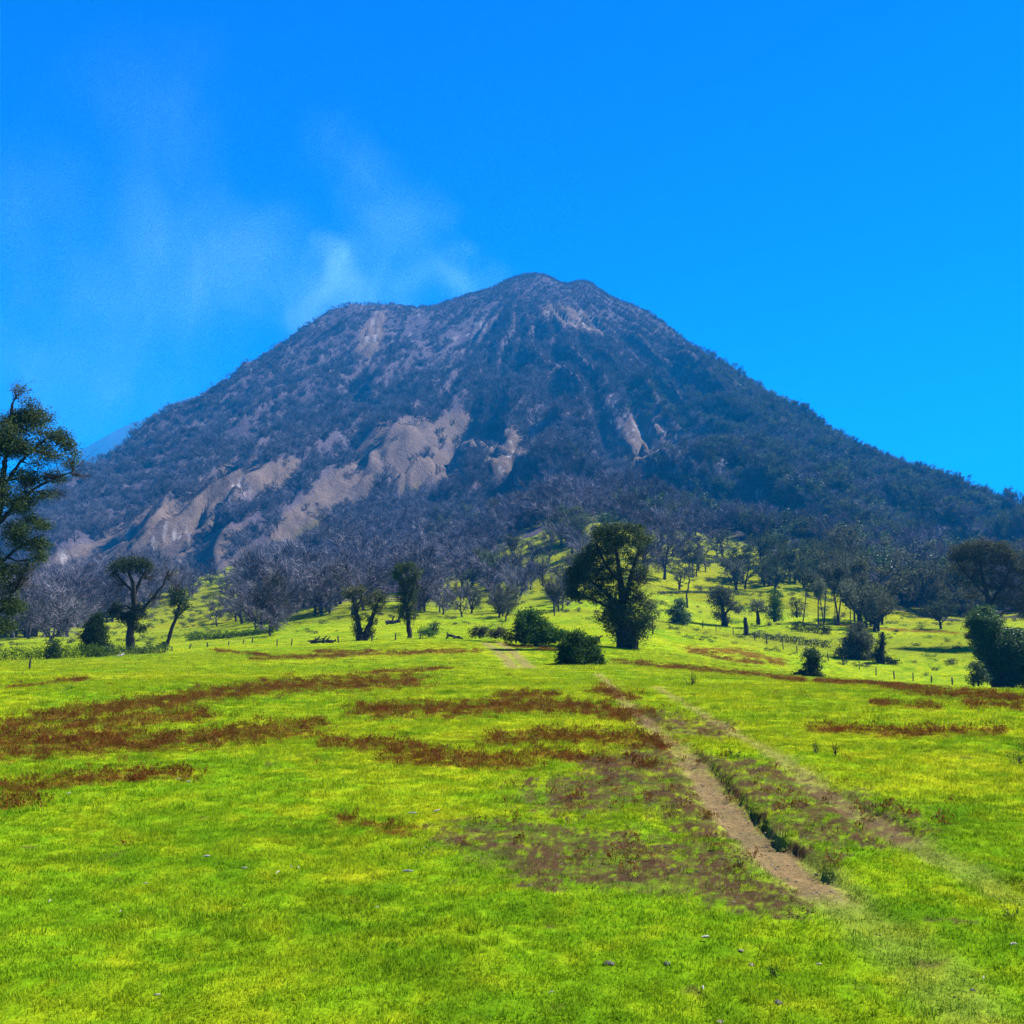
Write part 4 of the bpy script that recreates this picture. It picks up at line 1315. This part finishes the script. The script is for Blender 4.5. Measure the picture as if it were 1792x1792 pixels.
LOOK = {'bare': 'bare grey tree', 'grey': 'grey-green leafy tree', 'dark': 'dark leafy tree', 'tall': 'slender tall-trunked tree', 'olive': 'olive-green leafy tree'}
trng = np.random.default_rng(77)
REGIONS = [
    ('bare_tree', 'grey bare tree in the low wood behind the hedge at far left', 'grey trees of the low left wood', [(10, 190, 1085, 1128), (10, 150, 1095, 1130), (10, 260, 1075, 1108), (390, 490, 1082, 1106)], (46, 84), 74, ['bare'], 1.15),
    ('bare_tree', 'grey bare tree on the yellow-green slope above the low left wood', 'grey trees on the left slope', [(20, 270, 1020, 1065), (270, 460, 1000, 1060)], (34, 54), 26, ['bare'], 1.1),
    ('bare_tree', 'grey bare tree in the dense wood behind the pale green mound', 'grey trees behind the mound', [(430, 770, 975, 1075), (500, 600, 1050, 1075)], (50, 80), 64, ['bare'], 1.15),
    ('bare_tree', 'grey bare tree on the wooded rise left of the largest tree', 'grey trees on the central rise', [(770, 1060, 888, 915), (740, 850, 950, 1030), (770, 960, 890, 920)], (36, 58), 64, ['bare', 'bare', 'bare', 'bare', 'grey'], 1.15),
    ('bare_tree', 'grey bare tree on the spur right behind the largest tree', 'grey trees along the spur', [(1090, 1330, 898, 928)], (34, 50), 36, ['bare'], 1.3),
    ('hill_tree', 'thin grey-green tree scattered on the bright central hillside', 'scattered trees on the central hillside', [(800, 1010, 1010, 1085), (880, 1010, 940, 1000), (800, 1000, 1020, 1085), (1130, 1320, 955, 1040)], (36, 66), 74, ['grey', 'tall', 'bare', 'bare', 'dark'], 1.1),
    ('dark_tree', 'dark leafy tree in the shaded stand on the right hillside', 'dark trees of the right hillside stand', [(1290, 1375, 968, 1022), (1235, 1380, 985, 1040), (1400, 1440, 990, 1035)], (44, 66), 36, ['dark'], 1.1),
    ('tall_tree', 'slender tree with tall bare trunk and tufted top, right middle distance', 'slender tall-trunked trees', [(1425, 1525, 1086, 1097)], (70, 95), 11, ['tall'], 0.7),
    ('wood_tree', 'dark leafy tree in the wood along the right meadow edge', 'trees of the right wood', [(1500, 1720, 1060, 1104), (1440, 1792, 1010, 1075), (1440, 1540, 990, 1040)], (60, 105), 62, ['dark', 'grey', 'grey', 'olive'], 1.0),
    ('bare_tree', 'small grey tree beside the pond-like grey flat left of the largest tree', 'small grey trees below the central rise', [(740, 830, 1060, 1084), (860, 1030, 1065, 1084)], (40, 58), 14, ['grey', 'bare'], 1.1),
]
for nm, lab, grp, boxes, hr, cnt, kinds, wide in REGIONS:
    cen = []
    for i in range(max(cnt // 3, 5)):
        b = boxes[i % len(boxes)]
        cen.append((trng.uniform(b[0], b[1]), trng.uniform(b[2], b[3])))
    for i in range(cnt):
        c_ = cen[trng.integers(len(cen))]
        place_tree(nm, lab, grp, c_[0] + trng.normal() * 13, c_[1] + trng.normal() * 4, hr[0] + (hr[1] - hr[0]) * (trng.beta(1.2, 1.6) * 1.3 - 0.15), kinds[trng.integers(len(kinds))], trng, wide)

name_placed()

# ------------------------------------------------------------------ hedge, banks, logs, stumps
def leafy_run(name, label, cat, pts, hpx, leaf, r_of, seed, dens=1.0):
    """a low hedge or overgrown bank along a line"""
    rng = np.random.default_rng(seed)
    lv, core = Buf(), Buf()
    P = polyline(pts, 5)
    W_ = []
    for p in P:
        X, Y = at_r(p[0], p[1], r_of(p[0]))
        W_.append((X, Y, hz(X, Y), Y / F))
    W_ = np.array(W_)
    o0 = W_[len(W_) // 2, :3].copy()
    for q, w_ in enumerate(W_):
        s = w_[3]
        h = hpx * s * (0.75 + 0.5 * rng.uniform())
        k = int(130 * dens)
        p = w_[:3] - o0 + np.stack([rng.normal(size=k) * 3 * s, rng.normal(size=k) * 0.4, rng.uniform(0, 1, k) ** 0.8 * 0.85 * h + rng.normal(size=k) * 0.06 * h], 1)
        lv.leaves(p, 2.6 * s, rng)
    for w_ in W_[::2]:
        p0 = w_[:3] - o0
        limb(core, p0 - np.array([0, 0, 0.1]), p0 + np.array([rng.normal() * 0.3, rng.normal() * 0.3, hpx * 0.6 * w_[3]]), 0.05, 0.015, rng, 0.1, 4, 4)
    root = obj(name, None, None, o0)
    tag(root, label, cat)
    obj('stems', core.mesh('stems', [M['bark']], True), root)
    obj('foliage', lv.mesh('foliage', [M[leaf]]), root)


leafy_run('hedge', 'long low green hedge under the left trees', 'hedge', [(-60, 1160), (60, 1158), (140, 1155), (180, 1152)], 24, 'leaf_hedge', lambda p: 106, 600)
leafy_run('hedge', 'dark stretch of hedge right of the black conifer bush', 'hedge', [(182, 1151), (240, 1149), (290, 1142)], 18, 'leaf_ivy', lambda p: 107 + (p - 182) * 0.04, 601)
leafy_run('grassy_bank', 'grassy overgrown bank left of the pale green mound', 'bank', [(330, 1115), (400, 1112), (480, 1106)], 13, 'leaf_hedge', lambda p: 165, 602)
leafy_run('brush_bank', 'dark brush bank in the middle of the right pasture', 'bank', [(1318, 1108), (1370, 1114), (1420, 1120), (1450, 1127)], 14, 'leaf_ivy', lambda p: 186 - (p - 1318) * 0.08, 603, 0.7)
leafy_run('brush_pile', 'low dark brush pile between the shrubs and the brush bank', 'brush pile', [(1390, 1103), (1420, 1104), (1450, 1101)], 20, 'leaf_conifer', lambda p: 203, 604)
leafy_run('field_hedge', 'thin dark hedgerow across the upper hillside paddock', 'hedge', [(1125, 985), (1170, 981), (1230, 983), (1290, 1000)], 6, 'leaf_dark', lambda p: hit(p, 985)[2], 605, 0.5)
leafy_run('field_hedge', 'dark hedgerow along the lower edge of the hillside paddock', 'hedge', [(1155, 1040), (1220, 1036), (1290, 1034)], 5, 'leaf_dark', lambda p: hit(p, 1037)[2], 606, 0.5)


def log_pile(name, label, cat, px, py, r, pieces, mat, seed):
    rng = np.random.default_rng(seed)
    X, Y = at_r(px, py, r)
    Z = hz(X, Y)
    s = Y / F
    root = obj(name, None, None, (X, Y, Z))
    tag(root, label, cat)
    for (dx0, dz0, dx1, dz1, w_) in pieces:
        b = Buf()
        a, e = np.array([dx0 * s, rng.normal() * 2 * s, dz0 * s]), np.array([dx1 * s, rng.normal() * 2 * s, dz1 * s])
        t = np.linspace(0, 1, 6)[:, None]
        P = a + (e - a) * t + rng.normal(size=(6, 3)) * 0.5 * s
        b.tube(P, np.linspace(w_ * s * 0.55, w_ * s * 0.3, 6) * rng.uniform(0.85, 1.15, 6), 6)
        obj('branch', b.mesh('branch', [M[mat]], True), root)


log_pile('driftwood', 'bleached white root lying by the dark hedge', 'log', 212, 1153, 104, [(-5, 1, -3, 9, 2), (-4, 2, 6, 3, 3), (0, 2, 3, 7, 2), (-8, 1, 4, 1, 2)], 'wood_pale', 610)
log_pile('brushwood', 'heap of grey brushwood left of the twin-trunk tree', 'brush pile', 565, 1126, 118, [(-22, 3, 18, 2, 5), (-15, 2, -5, 12, 3), (-3, 1, 6, 13, 4), (4, 2, 12, 11, 3), (10, 1, 22, 6, 4), (-26, 4, 0, 8, 3), (0, 6, 22, 4, 4)], 'bark_grey', 611)
log_pile('fallen_tree', 'fallen dark log with a pale broken end left of the largest tree', 'log', 1035, 1106, 112, [(-16, 4, 14, 8, 9), (6, 6, 20, 12, 4), (-8, 4, -2, 12, 3)], 'bark', 612)
log_pile('fallen_log', 'dark leaning log beside the brush clump left of the far track', 'log', 798, 1113, 112, [(-14, 8, 12, 2, 5), (-16, 1, -15, 10, 2.5), (-4, 3, 6, 6, 4)], 'bark', 613)
log_pile('bare_stump', 'bare pointed tree stump on the right pasture edge', 'stump', 1305, 1107, 190, [(0, -2, 0, 30, 9), (0, 0, -9, 1, 4), (0, 0, 14, 2, 4), (0, 14, 4, 20, 2)], 'bark', 614)
log_pile('grey_log', 'grey fallen log on the pale flat behind the fence at centre left', 'log', 690, 1092, 165, [(-14, 5, 10, 7, 9), (-4, 6, 0, 16, 4), (4, 6, 10, 14, 4)], 'bark_grey', 615)

# ------------------------------------------------------------------ fences
def fence(name, label, spots, hpx, mat='wood', seed=0, wires=True):
    rng = np.random.default_rng(seed)
    pts = []
    for (px, py, r) in spots:
        X, Y = at_r(px, py, r)
        pts.append((X, Y, hz(X, Y)))
    o0 = pts[len(pts) // 2]
    root = obj(name, None, None, o0)
    tag(root, label, 'fence')
    for (X, Y, Z) in pts:
        b = Buf()
        h = hpx * Y / F * rng.uniform(0.85, 1.12)
        lean = rng.normal(size=2) * 0.06
        P = np.array([[0, 0, -0.3], [0, 0, 0.0], [lean[0] * .5, lean[1] * .5, h * 0.5], [lean[0], lean[1], h - 0.02], [lean[0], lean[1], h]])
        b.tube(P, np.array([0.085, 0.08, 0.075, 0.07, 0.02]) * rng.uniform(0.85, 1.25), 6)
        obj('post', b.mesh('post', [M[mat]]), root, (X - o0[0], Y - o0[1], Z - o0[2]))
    if wires:
        for f in (0.45, 0.85):
            b = Buf()
            W_ = np.array([(X - o0[0], Y - o0[1], Z - o0[2] + f * hpx * Y / F) for (X, Y, Z) in pts])
            P = polyline(W_, 2.0)
            b.tube(P, np.full(len(P), 0.006), 3)
            obj('wire', b.mesh('wire', [M['wire']]), root)


fence('wire_fence', 'long wire fence of thin dark posts running across the right pasture',
      [(1230, 1101, 196), (1253, 1104, 192), (1283, 1110, 187), (1302, 1116, 182), (1321, 1122, 177), (1342, 1130, 172), (1371, 1139, 166), (1395, 1145, 162), (1423, 1154, 158), (1450, 1163, 155), (1476, 1169, 152), (1504, 1175, 150), (1533, 1181, 147),
       (1565, 1187, 145), (1598, 1193, 143), (1630, 1196, 141), (1667, 1199, 138), (1704, 1200, 135), (1741, 1205, 133), (1764, 1208, 132), (1790, 1211, 131)], 14, seed=1)
fence('wire_fence', 'short row of fence posts before the twin-trunk and plume-crowned trees',
      [(485, 1134, 117), (510, 1131, 117), (552, 1127, 118), (592, 1124, 117), (651, 1121, 117), (692, 1119, 117), (735, 1116, 116), (784, 1115, 115)], 13, seed=2)
fence('wire_fence', 'line of small posts on the field left of the grassy bank', [(255, 1140, 130), (301, 1146, 124), (331, 1144, 126), (363, 1140, 130), (400, 1138, 134), (425, 1137, 135), (441, 1135, 137)], 9, seed=3)
X, Y = at_r(51, 1180, 66)
b = Buf()
b.tube(np.array([[0, 0, -0.2], [0.01, 0, 0.3], [0.03, 0.01, 0.56], [0.03, 0.01, 0.58]]), [0.06, 0.055, 0.05, 0.02], 6)
tag(obj('wooden_post', b.mesh('wooden_post', [M['wood']]), None, (X, Y, hz(X, Y))), 'lone short wooden post in the grass at far left', 'post')

# ------------------------------------------------------------------ small things on the grass
def stone_mesh(seed, mat, sx, sy, sz):
    rng = np.random.default_rng(seed)
    import bmesh
    bm = bmesh.new()
    bmesh.ops.create_icosphere(bm, subdivisions=2, radius=0.5)
    for v_ in bm.verts:
        p = v_.co
        n_ = 1 + 0.30 * math.sin(p.x * 7 + seed) * math.cos(p.y * 6 + seed * 2) + rng.normal() * 0.10
        v_.co = Vector((p.x * n_ * sx, p.y * n_ * sy, max(p.z * n_, -0.22) * sz))
    me_ = bpy.data.meshes.new('stone')
    bm.to_mesh(me_)
    bm.free()
    me_.materials.append(M[mat])
    return me_


GRV = [stone_mesh(31 + i, 'stone_tan' if i < 3 else 'stone_dark', 1.0, 0.8, 0.6) for i in range(5)]
t = RNG.uniform(-0.1, 0.56, 30000)
r = np.sqrt(RNG.uniform(5.5 ** 2, 34 ** 2, 30000))
ux, uy = r * np.sin(t), r * np.cos(t)
gm_ = meadow(ux, uy)
kp = RNG.uniform(size=len(t)) < np.clip(gm_['dirt'] * 0.75 + gm_['dead'] * 0.22, 0, 1)
ux, uy = ux[kp], uy[kp]
k = len(ux)
us = 0.012 + 0.05 * RNG.beta(1.0, 6.0, k)
scatter('gravel', np.stack([ux, uy, height(ux, uy)], 1), RNG.integers(0, 5, k), np.stack([np.zeros(k), np.zeros(k), RNG.uniform(0, 6.28, k)], 1), np.stack([us, us, us], 1), GRV,
        label='loose pebbles and clods on the bare soil of the track', cat='gravel')
for i, (px, py, w_, mat, lab) in enumerate([(1066, 1694, 24, 'stone_dark', 'flat dark slab of stone lying in the near grass'), (1168, 1694, 20, 'stone_dark', 'ragged dark stone right of the flat dark slab'),
                                            (1315, 1687, 16, 'stone_tan', 'tan stone in the near grass beside the dark weed'), (1297, 1668, 11, 'stone_tan', 'small tan stone just above the larger tan stone'), (1343, 1689, 7, 'stone_tan', 'tiny tan pebble right of the larger tan stone'),
                                            (1260, 1777, 18, 'stone_tan', 'pale clod at the bottom edge of the grass'), (1362, 1763, 20, 'stone_dark', 'thin dark bark piece near the bottom edge')]):
    h = hit(px, py)
    s = h[1] / F * 0.8
    o = obj('stone', stone_mesh(i + 3, mat, w_ * s, w_ * s * 0.8, w_ * s * 0.34), None, (h[0], h[1], hz(h[0], h[1]) + 0.004), i * 0.9)
    tag(o, lab, 'stone')
STICKS = [(362, 1496, 12, 0.2), (428, 1516, 10, 0.15), (486, 1522, 9, 1.1), (510, 1515, 7, 2.2), (522, 1517, 7, 1.9), (714, 1524, 18, -0.1), (722, 1427, 15, 0.0), (764, 1422, 12, 0.5), (88, 1568, 7, 1.3), (211, 1587, 6, 1.5),
          (313, 1364, 9, 0.3), (330, 1370, 10, 0.1), (120, 1396, 8, 0.8), (275, 1757, 10, 0.1), (255, 1541, 7, 0.2), (1230, 1733, 10, 1.5), (1235, 1653, 14, 0.4), (1433, 1688, 10, 0.1), (1722, 1720, 8, 1.0), (1775, 1670, 12, 0.2), (660, 1590, 6, 0.4), (965, 1742, 8, 0.2)]
for i, (px, py, L, ang) in enumerate(STICKS):
    h = hit(px, py)
    s = h[1] / F
    rng = np.random.default_rng(700 + i)
    b = Buf()
    l_ = L * s
    b.tube(np.array([[-l_ / 2, 0, 0], [-l_ / 6, rng.normal() * l_ * .05, 0.003], [l_ / 4, rng.normal() * l_ * .05, 0.004], [l_ / 2, 0, 0]]), np.array([0.10, 0.16, 0.14, 0.06]) * min(l_, 0.06), 5)
    o = obj('wood_chip', b.mesh('wood_chip', [M['wood_pale']]), None, (h[0], h[1], hz(h[0], h[1]) + 0.026))
    o.rotation_euler = (0, -0.25 if ang > 0.4 else 0.0, ang)
    k_ = sorted(range(len(STICKS)), key=lambda q: STICKS[q][0]).index(i)
    nth = ['leftmost', 'second', 'third', 'fourth', 'fifth', 'sixth', 'seventh', 'eighth', 'ninth', 'tenth', 'eleventh', 'twelfth', 'thirteenth', 'fourteenth', 'fifteenth', 'sixteenth', 'seventeenth', 'eighteenth', 'nineteenth', 'twentieth', 'twenty-first', 'twenty-second'][k_]
    tag(o, 'pale splinter of wood in the grass, %s counted from the left' % nth if k_ else 'leftmost of the pale splinters of wood in the grass', 'wood chip', 'pale wood splinters in the grass')


def weed(px, py, hpx, wpx, leaf, label, seed, leafy=True, name='weed'):
    h = hit(px, py)
    s = h[1] / F
    rng = np.random.default_rng(seed)
    st, lv = Buf(), Buf()
    for _ in range(9):
        e = np.array([rng.normal() * wpx * 0.4 * s, rng.normal() * wpx * 0.3 * s, hpx * s * rng.uniform(0.4, 1.0)])
        P = limb(st, np.array([rng.normal() * wpx * 0.1 * s, 0, -0.02]), e, 0.7 * s, 0.25 * s, rng, 0.12, 3, 5)
        if leafy:
            lv.leaves(P[rng.integers(1, 6, 7)] + rng.normal(size=(7, 3)) * 1.5 * s, 5.0 * s, rng, aspect=0.4)
        else:
            lv.leaves(P[rng.integers(3, 6, 4)] + rng.normal(size=(4, 3)) * 0.8 * s, 2.2 * s, rng, aspect=0.4)
    root = obj(name, None, None, (h[0], h[1], hz(h[0], h[1])))
    tag(root, label, 'plant')
    obj('stem', st.mesh('stem', [M['twig_dark']]), root)
    obj('foliage', lv.mesh('foliage', [M[leaf]]), root)


weed(1356, 1712, 22, 26, 'leaf_conifer', 'dark broad-leaved weed near the tan stones', 720)
weed(1400, 1607, 9, 46, 'leaf_conifer', 'flat dark weed patch below the end of the bare rut', 721)
weed(1210, 1196, 26, 16, 'leaf_dark', 'scraggly dead weed standing at the start of the right rut', 722, False)
weed(1462, 1328, 26, 14, 'twig_dark', 'reddish dry weed stalk right of the wheel ruts', 723, False)
weed(1428, 1322, 24, 10, 'twig_dark', 'thin dry stalk left of the reddish dry weed', 724, False)
weed(1783, 1338, 30, 26, 'leaf_dark', 'scrubby weed at the right edge level with the ruts', 725)
weed(1772, 1615, 24, 40, 'leaf_green', 'bushy weed low at the right edge', 726)
weed(1280, 1330, 14, 20, 'leaf_green', 'tuft of weed on the strip between the ruts', 727)
weed(1292, 1522, 16, 26, 'leaf_olive', 'olive weed tuft left of the bare rut', 728)
weed(752, 1487, 7, 60, 'leaf_ivy', 'flat deep green clover patch in the open grass', 729)

# ------------------------------------------------------------------ smoke from the crater and haze
S_Y = 1800.0


def smoke_pos(px, py):
    x_, y_, z_ = ray(px, py)
    return (float(x_ / y_ * S_Y), S_Y, float(z_ / y_ * S_Y + CAM_H))


PUFFS = [((590, 465), 46, 42, 0.0085, 0), ((555, 505), 110, 55, 0.0050, 20), ((660, 515), 160, 36, 0.0036, 0), ((810, 492), 90, 40, 0.0060, 0), ((690, 410), 80, 140, 0.0017, -14), ((620, 280), 100, 100, 0.0008, 0),
         ((400, 480), 200, 140, 0.0017, 25), ((270, 380), 130, 220, 0.0012, -20), ((260, 170), 190, 150, 0.0005, 0), ((140, 640), 320, 170, 0.0016, 15), ((60, 430), 150, 230, 0.0009, 0)]
m, nt, out = new_mat('crater_smoke')
geo = nd(nt, 'ShaderNodeNewGeometry')
nz = nd(nt, 'ShaderNodeTexNoise')
nz.inputs['Scale'].default_value = 0.0085
nz.inputs['Detail'].default_value = 5
nz.inputs['Roughness'].default_value = 0.6
nz.inputs['Distortion'].default_value = 0.8
smap = nd(nt, 'ShaderNodeMapping')
smap.inputs['Rotation'].default_value = (0, math.radians(-35), 0)
smap.inputs['Scale'].default_value = (1.0, 0.8, 0.6)
nt.links.new(geo.outputs['Position'], smap.inputs['Vector'])
nt.links.new(smap.outputs[0], nz.inputs['Vector'])
nfac = nd(nt, 'ShaderNodeMapRange')
nfac.inputs[1].default_value = 0.40
nfac.inputs[2].default_value = 0.68
nfac.inputs[3].default_value = 0.28
nfac.inputs[4].default_value = 1.5
nt.links.new(nz.outputs['Fac'], nfac.inputs[0])
wz = nd(nt, 'ShaderNodeTexNoise')
wz.inputs['Scale'].default_value = 0.006
wz.inputs['Detail'].default_value = 2.0
nt.links.new(geo.outputs['Position'], wz.inputs['Vector'])
ws = nd(nt, 'ShaderNodeVectorMath', operation='SUBTRACT')
nt.links.new(wz.outputs['Color'], ws.inputs[0])
ws.inputs[1].default_value = (0.5, 0.5, 0.5)
wm = nd(nt, 'ShaderNodeVectorMath', operation='MULTIPLY_ADD')
nt.links.new(ws.outputs[0], wm.inputs[0])
wm.inputs[1].default_value = (240, 120, 240)
nt.links.new(geo.outputs['Position'], wm.inputs[2])
warped = wm.outputs[0]
total = None
for (cpx, rx, rz_, dn, tilt) in PUFFS:
    c = smoke_pos(*cpx)
    sub = nd(nt, 'ShaderNodeVectorMath', operation='SUBTRACT')
    nt.links.new(warped, sub.inputs[0])
    sub.inputs[1].default_value = c
    rotn = nd(nt, 'ShaderNodeVectorRotate', rotation_type='Y_AXIS')
    rotn.inputs['Angle'].default_value = math.radians(tilt)
    nt.links.new(sub.outputs[0], rotn.inputs['Vector'])
    div = nd(nt, 'ShaderNodeVectorMath', operation='DIVIDE')
    nt.links.new(rotn.outputs[0], div.inputs[0])
    div.inputs[1].default_value = (rx, min(max(rx, rz_), 120), rz_)
    ln = nd(nt, 'ShaderNodeVectorMath', operation='LENGTH')
    nt.links.new(div.outputs[0], ln.inputs[0])
    mr = nd(nt, 'ShaderNodeMapRange', interpolation_type='SMOOTHSTEP')
    nt.links.new(ln.outputs['Value'], mr.inputs[0])
    mr.inputs[1].default_value = 0.0
    mr.inputs[2].default_value = 1.25
    mr.inputs[3].default_value = dn * 0.62
    mr.inputs[4].default_value = 0.0
    if total is None:
        total = mr.outputs[0]
    else:
        ad = nd(nt, 'ShaderNodeMath', operation='ADD')
        nt.links.new(total, ad.inputs[0])
        nt.links.new(mr.outputs[0], ad.inputs[1])
        total = ad.outputs[0]
mu = nd(nt, 'ShaderNodeMath', operation='MULTIPLY')
nt.links.new(total, mu.inputs[0])
nt.links.new(nfac.outputs[0], mu.inputs[1])
pv = nd(nt, 'ShaderNodeVolumePrincipled')
pv.inputs['Color'].default_value = (0.42, 0.86, 1.0, 1)
pv.inputs['Anisotropy'].default_value = 0.2
nt.links.new(mu.outputs[0], pv.inputs['Density'])
nt.links.new(pv.outputs[0], out.inputs['Volume'])


def box_mesh(name, lo, hi, mat):
    V = np.array([(x_, y_, z_) for x_ in (lo[0], hi[0]) for y_ in (lo[1], hi[1]) for z_ in (lo[2], hi[2])])
    Fc = np.array([(0, 1, 3, 2), (4, 6, 7, 5), (0, 4, 5, 1), (2, 3, 7, 6), (0, 2, 6, 4), (1, 5, 7, 3)])
    return mesh_np(name, V, Fc, False, [mat])


m.cycles.volume_step_rate = 0.35
smo = obj('smoke', box_mesh('smoke', (-1150, 1665, 260), (120, 1935, 1130), m))
tag(smo, 'thin pale smoke drifting left from behind the volcano summit', 'smoke', kind='stuff')

m2, nt, out = new_mat('haze_air')
pv = nd(nt, 'ShaderNodeVolumePrincipled')
pv.inputs['Color'].default_value = (0.008, 0.37, 1.0, 1)
pv.inputs['Density'].default_value = 0.000185
pv.inputs['Anisotropy'].default_value = 0.0
nt.links.new(pv.outputs[0], out.inputs['Volume'])
zmin = min(float(gz_.min()), float(zr.min()), float(V[:, 2].min()))
hb = obj('haze', box_mesh('haze', (-7400, -7400, zmin - 1.0), (7400, 7400, 1150), m2))
tag(hb, 'thin blue haze filling the valley air', 'haze', kind='stuff')
